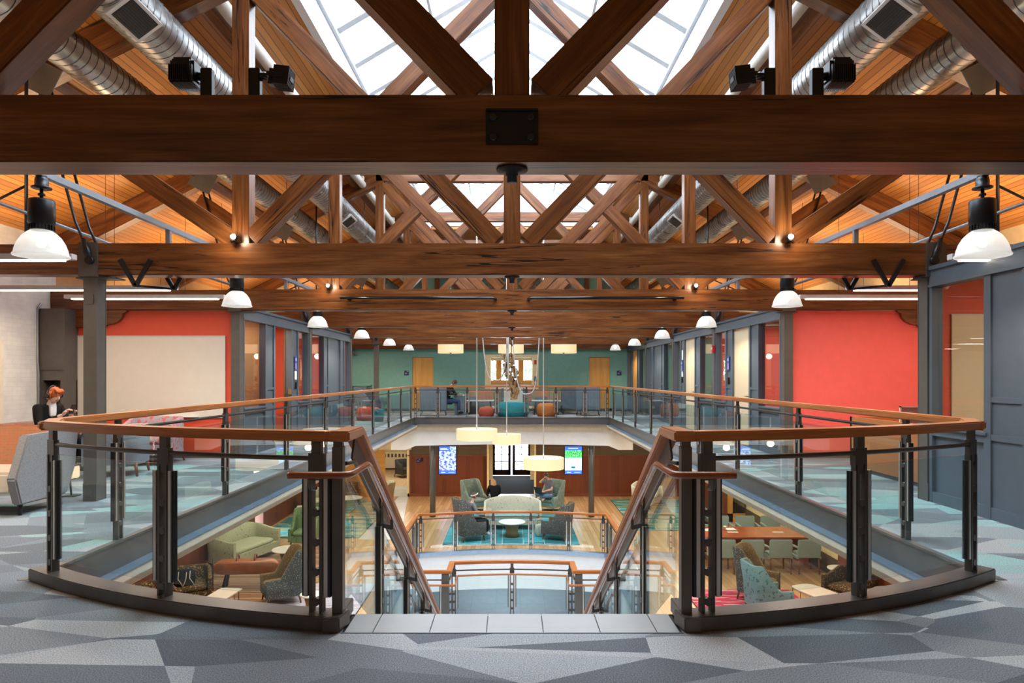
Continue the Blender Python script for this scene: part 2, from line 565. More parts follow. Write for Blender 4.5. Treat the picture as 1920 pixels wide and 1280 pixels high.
def make_glass(name, tint, ior=1.5, gl=1.0, rough=0.0):
    m = bpy.data.materials.new(name)
    m.use_nodes = True
    nt = m.node_tree
    nt.nodes.clear()
    out = N(nt, 'ShaderNodeOutputMaterial')
    tr = N(nt, 'ShaderNodeBsdfTransparent')
    tr.inputs[0].default_value = tint
    gs = N(nt, 'ShaderNodeBsdfGlossy')
    gs.inputs['Roughness'].default_value = rough
    gs.inputs['Color'].default_value = (gl, gl, gl, 1)
    # Schlick reflectance, the same from both faces of the thin pane
    lw = N(nt, 'ShaderNodeLayerWeight')
    lw.inputs[0].default_value = .5
    pw = N(nt, 'ShaderNodeMath', op='POWER')
    pw.inputs[1].default_value = 5
    L(nt, lw.outputs['Facing'], pw.inputs[0])
    r0 = ((ior - 1) / (ior + 1)) ** 2
    fr = N(nt, 'ShaderNodeMath', op='MULTIPLY_ADD')
    fr.inputs[1].default_value = 1 - r0
    fr.inputs[2].default_value = r0
    L(nt, pw.outputs[0], fr.inputs[0])
    mx = N(nt, 'ShaderNodeMixShader')
    L(nt, fr.outputs[0], mx.inputs[0])
    L(nt, tr.outputs[0], mx.inputs[1])
    L(nt, gs.outputs[0], mx.inputs[2])
    L(nt, mx.outputs[0], out.inputs[0])
    MATS[name] = m
    return m
make_glass('rail_glass', (.90, .965, .965, 1), 1.45)
make_glass('window_glass', (.93, .94, .95, 1), 1.45)
make_glass('sky_glass', (.97, .985, 1, 1), 1.3)

def make_lampglass():
    """ribbed acrylic bell: part see-through, part milky, lit from inside"""
    m, nt, b = new_mat('ribbed_acrylic')
    tc = N(nt, 'ShaderNodeTexCoord')
    b.inputs['Base Color'].default_value = (.34, .37, .40, 1)
    b.inputs['Roughness'].default_value = .38
    b.inputs['Emission Color'].default_value = (1, .95, .88, 1)
    b.inputs['Emission Strength'].default_value = .34
    b.inputs['Alpha'].default_value = .55
make_lampglass()

def make_screen(name, kind):
    m, nt, b = new_mat(name)
    uv = N(nt, 'ShaderNodeUVMap')
    if kind == 'burst':
        gr = N(nt, 'ShaderNodeTexNoise')
        gr.inputs['Scale'].default_value = 6.5
        gr.inputs['Detail'].default_value = 3
        L(nt, uv.outputs[0], gr.inputs['Vector'])
        rp = ramp(nt, [(.30, (.02, .05, .40, 1)), (.40, (.05, .12, .6, 1)), (.45, (.25, .10, .14, 1)), (.49, (.18, .38, .85, 1)), (.6, (.5, .72, 1, 1)), (.75, (.8, .88, 1, 1))])
        L(nt, gr.outputs[0], rp.inputs[0])
        c = rp.outputs[0]
    else:
        gr = N(nt, 'ShaderNodeTexNoise')
        gr.inputs['Scale'].default_value = 3
        v = mapping(nt, uv.outputs[0], (6, 1, 1))
        L(nt, v, gr.inputs['Vector'])
        rp = ramp(nt, [(.35, (.0, .16, .05, 1)), (.5, (.02, .5, .12, 1)), (.7, (.3, .8, .25, 1))])
        L(nt, gr.outputs[0], rp.inputs[0])
        c = rp.outputs[0]
    L(nt, c, b.inputs['Emission Color'])
    L(nt, c, b.inputs['Base Color'])
    b.inputs['Emission Strength'].default_value = 1.0
make_screen('screen_burst', 'burst')
make_screen('screen_green', 'green')
emit('screen_blue', (.03, .12, .75, 1), 1.0)
emit('screen_water', (.45, .72, .95, 1), 1.0)
emit('screen_white', (.8, .9, 1, 1), 1.0)
emit('screen_teal', (.01, .14, .28, 1), 1.0)

# ------------------------------------------------------------------ mesh helpers
class MB:
    def __init__(self):
        self.v = []; self.f = []; self.uv = []; self.mi = []; self.sm = []; self.cur = 0
    def face(self, idx, uv=None, smooth=False):
        self.f.append(tuple(idx)); self.uv.append(uv); self.mi.append(self.cur); self.sm.append(smooth)
    def hexa(self, p, size):
        """8 corners in box order, size = (sx,sy,sz) for the box-mapped uv; u along the longest side"""
        o = len(self.v)
        self.v += [tuple(q) for q in p]
        sx, sy, sz = size
        du, dv = random.random() * 7, random.random() * 7
        F = [((0, 3, 2, 1), 0, 1), ((4, 5, 6, 7), 0, 1), ((0, 1, 5, 4), 0, 2), ((2, 3, 7, 6), 0, 2), ((1, 2, 6, 5), 1, 2), ((3, 0, 4, 7), 1, 2)]
        loc = [(0, 0, 0), (sx, 0, 0), (sx, sy, 0), (0, sy, 0), (0, 0, sz), (sx, 0, sz), (sx, sy, sz), (0, sy, sz)]
        big = max(range(3), key=lambda i: size[i])
        for k, (ix, a, b_) in enumerate(F):
            uu, vv = (a, b_)
            if big == b_ and size[b_] > size[a]:
                uu, vv = b_, a
            elif big != a and big != b_:
                uu, vv = a, b_
            uv = [(loc[i][uu] + du, loc[i][vv] + dv + k * .31) for i in ix]
            self.face([o + i for i in ix], uv)
        return self
    def box(self, c, s, rz=0.0, rot=None):
        hx, hy, hz = s[0] / 2, s[1] / 2, s[2] / 2
        P = [(-hx, -hy, -hz), (hx, -hy, -hz), (hx, hy, -hz), (-hx, hy, -hz), (-hx, -hy, hz), (hx, -hy, hz), (hx, hy, hz), (-hx, hy, hz)]
        if rot is None:
            rot = Matrix.Rotation(rz, 3, 'Z') if rz else None
        out = []
        for p in P:
            q = Vector(p)
            if rot is not None:
                q = rot @ q
            out.append(q + Vector(c))
        return self.hexa(out, s)
    def b2(self, a, b):
        """box between two opposite corners"""
        lo = [min(a[i], b[i]) for i in range(3)]; hi = [max(a[i], b[i]) for i in range(3)]
        return self.box([(lo[i] + hi[i]) / 2 for i in range(3)], [hi[i] - lo[i] for i in range(3)])
    def bar(self, a, b, w, h, up=(0, 0, 1)):
        """rectangular bar from a to b; h along `up`, w across"""
        a = Vector(a); b = Vector(b)
        t = (b - a); ln = t.length; t.normalize()
        s = t.cross(Vector(up))
        if s.length < 1e-5:
            s = t.cross(Vector((0, 1, 0)))
        s.normalize(); u = s.cross(t).normalized()
        M_ = Matrix((t, s, u)).transposed()
        return self.box((a + b) / 2, (ln, w, h), rot=M_)
    def tube(self, pts, r, seg=10, caps=True, closed=False):
        pts = [Vector(p) for p in pts]
        n = len(pts); rings = []
        up = None
        o = len(self.v)
        acc = 0
        for i, p in enumerate(pts):
            if closed:
                t = pts[(i + 1) % n] - pts[i - 1]
            else:
                t = pts[min(i + 1, n - 1)] - pts[max(i - 1, 0)]
            t.normalize()
            if up is None:
                up = Vector((0, 0, 1)) if abs(t.z) < .9 else Vector((0, 1, 0))
            s = t.cross(up)
            if s.length < 1e-4:
                s = t.cross(Vector((1, 0, 0)))
            s.normalize(); u = s.cross(t).normalized(); up = u
            k = 1.0
            if 0 < i < n - 1:
                a1 = (pts[i] - pts[i - 1]).normalized(); a2 = (pts[i + 1] - pts[i]).normalized()
                k = 1 / max(.6, math.cos(a1.angle(a2, 0) / 2))
            rr = r[i] if isinstance(r, (list, tuple)) else r
            for j in range(seg):
                an = 2 * PI * j / seg
                self.v.append(tuple(p + (s * math.cos(an) + u * math.sin(an)) * rr * (k if False else 1)))
        m = n if closed else n - 1
        for i in range(m):
            i2 = (i + 1) % n
            ln = (pts[i2] - pts[i]).length
            for j in range(seg):
                j2 = (j + 1) % seg
                self.face((o + i * seg + j, o + i * seg + j2, o + i2 * seg + j2, o + i2 * seg + j),
                          [(acc, j * .05), (acc, j * .05 + .05), (acc + ln, j * .05 + .05), (acc + ln, j * .05)], True)
            acc += ln
        if caps and not closed:
            self.face([o + j for j in reversed(range(seg))])
            self.face([o + (n - 1) * seg + j for j in range(seg)])
        return self
    def lathe(self, prof, c=(0, 0, 0), seg=24, cap0=True, cap1=True, sx=1, sy=1, power=1.0):
        o = len(self.v); n = len(prof)
        for (r, z) in prof:
            for j in range(seg):
                an = 2 * PI * j / seg
                ca, sa = math.cos(an), math.sin(an)
                if power != 1.0:
                    ca = math.copysign(abs(ca) ** power, ca); sa = math.copysign(abs(sa) ** power, sa)
                self.v.append((c[0] + r * ca * sx, c[1] + r * sa * sy, c[2] + z))
        for i in range(n - 1):
            for j in range(seg):
                j2 = (j + 1) % seg
                self.face((o + i * seg + j, o + i * seg + j2, o + (i + 1) * seg + j2, o + (i + 1) * seg + j), None, True)
        if cap0:
            self.face([o + j for j in reversed(range(seg))])
        if cap1:
            self.face([o + (n - 1) * seg + j for j in range(seg)])
        return self
    def cyl(self, a, b, r, seg=14):
        return self.tube([a, b], r, seg)
    def prism(self, poly, z0, z1):
        o = len(self.v); n = len(poly)
        for (x, y) in poly: self.v.append((x, y, z0))
        for (x, y) in poly: self.v.append((x, y, z1))
        self.face([o + i for i in reversed(range(n))], [(poly[i][0], poly[i][1]) for i in reversed(range(n))])
        self.face([o + n + i for i in range(n)], [(poly[i][0], poly[i][1]) for i in range(n)])
        acc = 0
        for i in range(n):
            j = (i + 1) % n
            ln = math.hypot(poly[j][0] - poly[i][0], poly[j][1] - poly[i][1])
            self.face((o + i, o + j, o + n + j, o + n + i), [(acc, z0), (acc + ln, z0), (acc + ln, z1), (acc, z1)])
            acc += ln
        return self
    def slab(self, pts, th, n=None):
        """planar polygon (3D points) given a thickness along its normal"""
        P = [Vector(p) for p in pts]
        nn = n or (P[1] - P[0]).cross(P[2] - P[0]).normalized()
        nn = Vector(nn)
        o = len(self.v); k = len(P)
        e = (P[1] - P[0]).normalized(); g = nn.cross(e)
        q = [((p - P[0]).dot(e), (p - P[0]).dot(g)) for p in P]
        for p in P: self.v.append(tuple(p))
        for p in P: self.v.append(tuple(p - nn * th))
        self.face([o + i for i in range(k)], [q[i] for i in range(k)])
        self.face([o + k + i for i in reversed(range(k))], [q[i] for i in reversed(range(k))])
        for i in range(k):
            j = (i + 1) % k
            self.face((o + j, o + i, o + k + i, o + k + j), [(0, 0), (1, 0), (1, th), (0, th)])
        return self
    def sweep(self, path, prof, closed_prof=True, caps=True, up=(0, 0, 1)):
        """rect-like profile [(side, up)] swept along a path with mitred corners"""
        pts = [Vector(p) for p in path]
        n = len(pts); k = len(prof); o = len(self.v)
        per = [0]
        for i in range(k):
            a, b_ = prof[i], prof[(i + 1) % k]
            per.append(per[-1] + math.hypot(b_[0] - a[0], b_[1] - a[1]))
        U = Vector(up)
        acc = [0]
        for i in range(n):
            if i: acc.append(acc[-1] + (pts[i] - pts[i - 1]).length)
            t1 = (pts[i] - pts[i - 1]).normalized() if i else (pts[1] - pts[0]).normalized()
            t2 = (pts[i + 1] - pts[i]).normalized() if i < n - 1 else t1
            t = (t1 + t2)
            if t.length < 1e-6: t = t1
            t.normalize()
            s = t.cross(U).normalized()
            s1 = t1.cross(U).normalized()
            c = max(.35, abs(s.dot(s1)))
            u = s.cross(t).normalized()
            u1 = s1.cross(t1).normalized()
            cu = max(.35, abs(u.dot(u1)))
            for (a, b_) in prof:
                self.v.append(tuple(pts[i] + s * (a / c) + u * (b_ / cu)))
        for i in range(n - 1):
            for j in range(k):
                j2 = (j + 1) % k
                self.face((o + i * k + j, o + (i + 1) * k + j, o + (i + 1) * k + j2, o + i * k + j2),
                          [(acc[i], per[j]), (acc[i + 1], per[j]), (acc[i + 1], per[j + 1]), (acc[i], per[j + 1])])
        if caps:
            self.face([o + j for j in range(k)])
            self.face([o + (n - 1) * k + j for j in reversed(range(k))])
        return self
    def grid(self, P, smooth=True, wrap=False):
        """P[i][j] of 3D points"""
        o = len(self.v); n = len(P); m = len(P[0])
        for row in P:
            for p in row: self.v.append(tuple(p))
        for i in range(n - 1):
            for j in range(m if wrap else m - 1):
                j2 = (j + 1) % m
                self.face((o + i * m + j, o + i * m + j2, o + (i + 1) * m + j2, o + (i + 1) * m + j), None, smooth)
        return self
    def ball(self, c, r, seg=14, ring=9):
        o = len(self.v)
        rx, ry, rz = (r, r, r) if not isinstance(r, (tuple, list)) else r
        prof = []
        for i in range(1, ring):
            a = -PI / 2 + PI * i / ring
            prof.append((math.cos(a), math.sin(a)))
        rows = [[(c[0] + rx * pr * math.cos(2 * PI * j / seg), c[1] + ry * pr * math.sin(2 * PI * j / seg), c[2] + rz * pz) for j in range(seg)] for pr, pz in prof]
        self.grid(rows, True, True)
        self.face([o + j for j in reversed(range(seg))], None, True)
        self.face([o + (ring - 2) * seg + j for j in range(seg)], None, True)
        return self
    def mesh(self, name, mats, bevel=0):
        me = bpy.data.meshes.new(name)
        me.from_pydata(self.v, [], self.f)
        uvl = me.uv_layers.new(name='UVMap')
        li = 0
        for poly, uv in zip(me.polygons, self.uv):
            for k in range(poly.loop_total):
                if uv:
                    uvl.data[poly.loop_start + k].uv = uv[k]
                else:
                    co = me.vertices[me.loops[poly.loop_start + k].vertex_index].co
                    uvl.data[poly.loop_start + k].uv = (co.x + co.y, co.z)
        me.polygons.foreach_set('use_smooth', self.sm)
        me.polygons.foreach_set('material_index', self.mi)
        if not isinstance(mats, (list, tuple)): mats = [mats]
        for m in mats:
            me.materials.append(MATS[m] if isinstance(m, str) else m)
        me.update()
        return me
    def build(self, name, mats, parent=None, bevel=0, loc=None, subsurf=0, seg=2):
        me = self.mesh(name, mats)
        o = bpy.data.objects.new(name, me)
        col.objects.link(o)
        if parent is not None: o.parent = parent
        if loc: o.location = loc
        if bevel:
            bm = bmesh.new(); bm.from_mesh(me)
            bmesh.ops.remove_doubles(bm, verts=bm.verts, dist=1e-5)
            ed = [e for e in bm.edges if len(e.link_faces) == 2 and e.calc_face_angle(0) > .5]
            bmesh.ops.bevel(bm, geom=ed, offset=bevel, segments=seg, affect='EDGES', clamp_overlap=True)
            bm.to_mesh(me); bm.free()
        if subsurf:
            md = o.modifiers.new('sub', 'SUBSURF'); md.levels = subsurf; md.render_levels = subsurf
        return o

def tag(o, label=None, cat=None, group=None, kind=None):
    if label: o['label'] = label
    if cat: o['category'] = cat
    if group: o['group'] = group
    if kind: o['kind'] = kind
    return o

def thing(name, label, cat, loc=(0, 0, 0), rz=0.0, group=None):
    o = bpy.data.objects.new(name, None)
    col.objects.link(o)
    o.location = loc
    o.rotation_euler = (0, 0, rz)
    o.empty_display_size = .1
    return tag(o, label, cat, group)

def children(o):
    return [c for c in bpy.data.objects if c.parent == o]

def copy_tree(o, parent=None):
    kids = children(o)
    c = o.copy(); col.objects.link(c)
    if parent is not None: c.parent = parent
    for k in kids: copy_tree(k, c)
    return c

def dup(root, loc, rz=None, label=None, group=None):
    c = copy_tree(root)
    c.location = loc
    if rz is not None: c.rotation_euler = (0, 0, rz)
    if label: c['label'] = label
    if group: c['group'] = group
    return c

def struct(name, mb, mats, **kw):
    o = mb.build(name, mats, **kw)
    o['kind'] = 'structure'
    return o

def at(px, py, d):
    """picture point (1920x1280) at depth d, in metres"""
    return Vector(((px - 960) * d / 1280.0, d, EYE - (py - 706) * d / 1280.0))

def on(px, py, z=-3.48):
    """the point of a horizontal level seen at a picture point"""
    d = (EYE - z) * 1280.0 / (py - 706)
    return Vector(((px - 960) * d / 1280.0, d, z))
# ================================================================== the building
ZL = -3.48                 # lower floor
XW = 7.85                  # side walls
YF = 27.8                  # far wall
YN = -3.0                  # wall behind the camera
XA = 3.35                  # half width of the opening in the upper floor
YA = 23.3                  # far edge of that opening
XS = 0.93                  # half width of the stair
ARC_C, ARC_R = 9.425, 5.8  # curved near edge of the opening
def arc_y(x, r=ARC_R): return ARC_C - math.sqrt(r * r - x * x)

# upper floor: carpet with the opening left free
mb = MB()
def fquad(mb, x0, x1, y0, y1, y1b=None, y0b=None, z=0.0):
    y1b = y1 if y1b is None else y1b; y0b = y0 if y0b is None else y0b
    o = len(mb.v)
    mb.v += [(x0, y0, z), (x1, y0b, z), (x1, y1b, z), (x0, y1, z)]
    mb.face((o, o + 1, o + 2, o + 3), [(x0, y0), (x1, y0b), (x1, y1b), (x0, y1)])
xs = [-XA + i * (XA - XS) / 10 for i in range(11)]
for a, b_ in zip(xs, xs[1:]):
    fquad(mb, a, b_, YN, arc_y(a, 5.66), arc_y(b_, 5.66))
    fquad(mb, -b_, -a, YN, arc_y(b_, 5.66), arc_y(a, 5.66))
fquad(mb, -XS, XS, YN, 3.70)
fquad(mb, -XW, -XA, YN, YF); fquad(mb, XA, XW, YN, YF)
fquad(mb, -XA, XA, YA, YF)
struct('floor', mb, 'shard_carpet')
# floor body below the carpet (slab)
mb = MB()
mb.b2((-XW, 4.7, -.45), (-XA - .02, YF, -.005)); mb.b2((XA + .02, 4.7, -.45), (XW, YF, -.005))
mb.b2((-XA - .02, YA + .02, -.45), (XA + .02, YF, -.005))
mb.b2((-XW, YN, -.45), (XW, 3.66, -.005))
for a, b_ in zip(xs, xs[1:]):
    for s in (-1, 1):
        ya = max(arc_y(a, 5.66), 3.66)
        mb.b2((s * a, 3.66, -.45), (s * b_, max(3.67, min(arc_y(a, 5.62), arc_y(b_, 5.62))), -.005))
mb.b2((-XW, 3.66, -.45), (-XA, 4.7, -.005)); mb.b2((XA, 3.66, -.45), (XW, 4.7, -.005))
mb.b2((-XS, 3.66, -.45), (XS, 3.97, -.012))
struct('floor_slab', mb, 'cream_trim')
# pale stone tiles at the head of the stair
mb = MB()
for i in range(-4, 5):
    xa, xb = i * .309 - .136, (i + 1) * .309 - .136 - .006
    xa, xb = max(xa, -XS + .02), min(xb, XS - .02)
    if xb - xa < .03: continue
    mb.b2((xa, 3.70, -.01), (xb, 3.99, .004))
struct('floor_threshold', mb, 'threshold_stone')
mb = MB(); mb.b2((-XS, 3.70, -.012), (XS, 3.98, -.004)); struct('floor_grout', mb, 'dark_steel')
mb = MB(); mb.b2((-XS, 3.696, -.01), (XS, 3.701, .005))
struct('trim_1', mb, 'conduit')

# steel channel round the opening + cream trim below it
def fascia(name, path, mat1='fascia_paint'):
    mb = MB()
    mb.sweep(path, [(0, -.012), (0, -.235), (.012, -.235), (.012, -.012)])
    fl = MB(); fl.sweep(path, [(0, -.235), (.13, -.235), (.13, -.25), (0, -.25)]); struct(name + '_flange', fl, 'flange_blue')
    mb.sweep(path, [(-.03, 0.004), (.03, .004), (.03, -.014), (-.03, -.014)])
    return struct(name, mb, mat1)
arcL = [(-x, arc_y(x, 5.66), 0) for x in [3.35 - i * (3.35 - .93) / 10 for i in range(11)]]
arcR = [(-p[0], p[1], 0) for p in reversed(arcL)]
fascia('trim_fascia_left', [(-XA, 4.66, 0), (-XA, YA, 0)])
fascia('trim_fascia_far', [(-XA, YA, 0), (XA, YA, 0)])
fascia('trim_fascia_right', [(XA, YA, 0), (XA, 4.66, 0)])
mb = MB()
mb.sweep(arcR + arcL if False else arcL, [(-.0, -.012), (0, -.25), (.01, -.25), (.01, -.012)])
mb.sweep(arcR, [(-.0, -.012), (0, -.25), (.01, -.25), (.01, -.012)])
struct('trim_fascia_near', mb, 'fascia_paint')
mb = MB()
mb.b2((-XA - .25, 4.7, -.315), (-XA + .125, YA + .0, -.252))
mb.b2((XA + .25, 4.7, -.315), (XA - .125, YA + .0, -.252))
struct('trim_edge', mb, 'cream_trim')
# white bulkhead under the far edge, with splayed ends
mb = MB()
pts = [(-4.15, -.25), (4.15, -.25), (4.15, -1.12), (3.65, -1.12), (3.3, -.98)]
pts += [(3.3 - i * .66, -.98 + .05 * math.sin(PI * i / 10)) for i in range(1, 10)]
pts += [(-3.3, -.98), (-3.65, -1.12), (-4.15, -1.12)]
mb.slab([(x, 23.42, z) for x, z in pts], .35, (0, -1, 0))
struct('wall_bulkhead', mb, 'white_paint')

# lower floor with its own opening (bowed far edge)
XH, YH = 2.62, 18.75
def bow(x): return YH + .45 * (1 - (x / XH) ** 2)
mb = MB()
bx = [-XH + i * 2 * XH / 16 for i in range(17)]
for a, b_ in zip(bx, bx[1:]):
    fquad(mb, a, b_, bow(a), 28.0, None, bow(b_), ZL)
fquad(mb, -XW, -XH, 2.0, 28.0, z=ZL); fquad(mb, XH, XW, 2.0, 28.0, z=ZL)
fquad(mb, -XH, XH, 2.0, 5.0, z=ZL)
struct('floor_lower', mb, 'oak_floor')
for o_ in [bpy.data.objects['floor_lower']]:
    uvl = o_.data.uv_layers[0]
    for lp in o_.data.loops:
        co = o_.data.vertices[lp.vertex_index].co
        uvl.data[lp.index].uv = (co.y, co.x)
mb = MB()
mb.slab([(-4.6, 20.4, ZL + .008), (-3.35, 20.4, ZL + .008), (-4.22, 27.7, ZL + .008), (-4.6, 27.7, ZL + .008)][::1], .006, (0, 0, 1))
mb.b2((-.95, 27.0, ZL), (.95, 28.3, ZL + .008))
struct('floor_pale_strip', mb, 'pale_tile')  # pale pieces laid just above the lower floor boards
mb = MB()
mb.slab([(-XW, 11.5, ZL + .01), (-4.6, 11.5, ZL + .01), (-4.6, 19.6, ZL + .01), (-XW, 19.6, ZL + .01)], .008, (0, 0, 1))
o_ = struct('floor_carpet_left', mb, 'striped_carpet')
uvl = o_.data.uv_layers[0]
for lp in o_.data.loops:
    co = o_.data.vertices[lp.vertex_index].co
    uvl.data[lp.index].uv = (co.x, co.y)
# ring wall of the lower opening and its blue-grey kerb
ring = [(-XH, 5.0, 0)] + [(-XH, YH - .001, 0)] + [(x, bow(x), 0) for x in bx[1:-1]] + [(XH, YH - .001, 0), (XH, 5.0, 0)]
mb = MB()
mb.sweep([(p[0], p[1], ZL) for p in ring], [(-.06, .03), (.10, .03), (.10, -.07), (-.06, -.07)])
struct('trim_ring_kerb', mb, 'flange_blue')
mb = MB()
mb.sweep([(p[0], p[1], ZL) for p in ring], [(-.05, -.06), (0.04, -.06), (0.04, -1.07), (-.05, -1.07)])
struct('wall_ring', mb, 'white_paint')
mb = MB()
mb.b2((-XW, 2, -7.1), (XW, 34, -7.0))
o_ = struct('floor_ground', mb, 'slate_tile')
mb = MB()
mb.b2((-XW, 33.9, -7.0), (XW, 34, -3.5))
struct('wall_ground', mb, 'white_paint')
mb = MB(); mb.b2((-XW, YH + .7, ZL - 1.07), (XW, 34, ZL - .02)); mb.b2((-XW, 2, ZL - 1.07), (-XH - .1, YH + .7, ZL - .02)); mb.b2((XW, 2, ZL - 1.07), (XH + .1, YH + .7, ZL - .02))
struct('ceiling_ground', mb, 'white_paint')

# side walls
mb = MB(); mb.b2((-XW, YN, 0), (-XW - .3, 11.75, 4.2))
o_ = struct('wall_left', mb, 'white_brick')
mb = MB(); mb.b2((-XW, 11.75, 0), (-XW - .3, 19.7, 4.2))
struct('wall_left_rooms', mb, 'tan_wall')
mb = MB(); mb.b2((-XW, 19.7, 0), (-XW - .3, YF, 4.2))
struct('wall_left_far', mb, 'teal_wall')
mb = MB(); mb.b2((XW, YN, 0), (XW + .3, YF, 4.2))
struct('wall_right', mb, 'cream_paint')
mb = MB(); mb.b2((-XW - .3, YN - .3, 0), (XW + .3, YN, 9))
struct('wall_near', mb, 'cream_paint')
mb = MB(); mb.b2((-XW, 8, ZL), (-XW - .3, 20.85, -.45)); mb.b2((-XW, 21.55, ZL), (-XW - .3, YF, -.45)); mb.b2((-XW, 20.85, -1.35), (-XW - .3, 21.55, -.45))
struct('wall_lower_left', mb, 'wall_panelling')
mb = MB(); mb.b2((XW, 8, ZL), (XW + .3, YF, -.45))
struct('wall_lower_right', mb, 'cream_paint')
mb = MB(); mb.b2((XW - .02, 16.2, ZL), (XW, YF, ZL + .45)); mb.b2((XW - .03, 16.2, ZL), (XW, YF, ZL + .16))
struct('baseboard_lower_right', mb, 'olive_wall')
mb = MB(); mb.b2((XW - .12, 12.0, ZL), (XW, 16.2, -.45))
struct('wall_lower_right_panelled', mb, 'panel_wood')
mb = MB(); mb.b2((-XW + .0, 8, ZL), (-XW + .025, 20.85, ZL + .14))
struct('baseboard_lower_left', mb, 'panel_wood')
mb = MB(); mb.b2((-XW - .3, 1.7, -7), (XW + .3, 2.0, -.45))
struct('wall_near_lower', mb, 'white_paint')
mb = MB(); mb.b2((-XW - .3, 2, -7), (-XW, 8, -.45)); mb.b2((XW + .3, 2, -7), (XW, 8, -.45)); mb.b2((-XW - .3, 8, -7), (-XW, 34, ZL)); mb.b2((XW + .3, 8, -7), (XW, 34, ZL))
struct('wall_service', mb, 'white_paint')

# far wall, upper storey: teal, a cream niche with the window
mb = MB()
def wall_xz(mb, x0, x1, z0, z1, y0, y1): mb.b2((x0, y0, z0), (x1, y1, z1))
nx0, nx1, nz1 = -1.05, 1.03, 2.29
dl = (-4.09, -3.17); dr = (3.11, 4.01); dh = 2.22
for (a, b_, z0, z1) in [(-XW, dl[0], 0, 9), (dl[0], dl[1], dh, 9), (dl[1], nx0, 0, 9), (nx0, nx1, nz1, 9), (nx1, dr[0], 0, 9), (dr[0], dr[1], dh, 9), (dr[1], XW, 0, 9)]:
    wall_xz(mb, a, b_, z0, z1, YF, YF + .25)
struct('wall_far', mb, 'teal_wall')
mb = MB()
wx0, wx1, wz0, wz1 = -.86, .80, 1.22, 2.06
wall_xz(mb, nx0, nx1, 0, wz0, YF + .62, YF + .8); wall_xz(mb, nx0, nx1, wz1, nz1, YF + .62, YF + .8)
wall_xz(mb, nx0, wx0, wz0, wz1, YF + .62, YF + .8); wall_xz(mb, wx1, nx1, wz0, wz1, YF + .62, YF + .8)
struct('wall_niche', mb, 'white_paint')
mb = MB()
wall_xz(mb, nx0 - .05, nx0 + .18, 0, nz1, YF - .01, YF + .62); wall_xz(mb, nx1 - .2, nx1 + .05, 0, nz1, YF - .01, YF + .62)
wall_xz(mb, nx0 + .18, nx1 - .2, nz1 - .12, nz1 - .001, YF - .01, YF + .62)
struct('trim_niche', mb, 'cream_paint')
win = MB()
for xm in (-.55, .37): wall_xz(win, xm - .11, xm + .11, wz0, wz1, YF + .60, YF + .72)
wall_xz(win, wx0, wx1, wz0 - .12, wz0 + .02, YF + .56, YF + .74)
w1 = struct('window_1', win, 'door_wood')
mb = MB(); wall_xz(mb, wx0, wx1, wz0, wz1, YF + .66, YF + .67)
mb.build('window_pane', 'window_glass', w1)
mb = MB()
wall_xz(mb, -XW, XW, 0, .1, YF - .015, YF)
struct('baseboard_far', mb, 'fascia_paint')

def door(name, x0, x1, h, y, mat, z=0.0, handle_left=False, frame_mat='teal_wall'):
    mb = MB()
    mb.b2((x0 + .03, y + .05, z + .01), (x1 - .03, y + .09, z + h - .03))
    d = struct(name, mb, mat, bevel=.003)
    mb = MB()
    for a, b_ in ((x0 - .03, x0 + .03), (x1 - .03, x1 + .03)): mb.b2((a, y - .015, z), (b_, y + .2, z + h + .03))
    mb.b2((x0 + .03, y - .014, z + h - .03), (x1 - .03, y + .2, z + h + .03))
    mb.build('door_frame', frame_mat, d)
    hx = x0 + .10 if handle_left else x1 - .10
    mb = MB()
    mb.cyl((hx, y + .05, z + 1.0), (hx, y - .02, z + 1.0), .012)
    mb.ball((hx, y - .03, z + 1.0), .03)
    mb.cyl((hx, y + .05, z + 1.0), (hx, y + .04, z + 1.0), .035)
    mb.build('door_handle', 'brass', d)
    return d
door('door_1', dl[0], dl[1], dh, YF, 'door_wood', handle_left=True)
door('door_2', dr[0], dr[1], dh, YF, 'door_wood')

# far wall, lower storey
LY = YF
mb = MB()
for (a, b_, z0, z1) in [(-4.25, -.98, ZL, -1.80), (.94, XW, ZL, -1.80)]:
    wall_xz(mb, a, b_, z0, z1, LY, LY + .25)
struct('wall_lower_far', mb, 'wall_panelling')
for o_ in (bpy.data.objects['wall_lower_far'], bpy.data.objects['wall_lower_left']):
    uvl = o_.data.uv_layers[0]
    for lp in o_.data.loops:
        co = o_.data.vertices[lp.vertex_index].co
        uvl.data[lp.index].uv = (co.z, co.x + co.y)
mb = MB()
for (a, b_, z0, z1) in [(-4.1, -.98, -1.80, -.3), (.94, XW, -1.80, -.3)]:
    wall_xz(mb, a, b_, z0, z1, LY + .02, LY + .25)
struct('wall_lower_far_upper', mb, 'olive_wall')
mb = MB()
for (a, b_) in ((-4.25, -.98), (.94, XW)): wall_xz(mb, a, b_, -1.84, -1.80, LY - .02, LY)
for (a, b_) in ((-4.25, -.98), (.94, XW)): wall_xz(mb, a, b_, ZL, ZL + .12, LY - .02, LY)
struct('trim_panelling', mb, 'panel_wood')
mb = MB()
wall_xz(mb, -XW, -4.1, -1.58, -.3, LY, LY + .25)
wall_xz(mb, -4.28, -4.16, ZL, -1.58, LY - .02, LY + .3)
struct('wall_lower_far_cream', mb, 'cream_paint')
mb = MB()
wall_xz(mb, -XW, -5.17, ZL, -1.58, LY - .01, LY + .05)
d = struct('door_3', mb, 'door_wood')
mb = MB(); wall_xz(mb, -4.18, -4.10, ZL, -1.58, LY - .03, LY + .3)
struct('trim_corridor', mb, 'panel_wood')
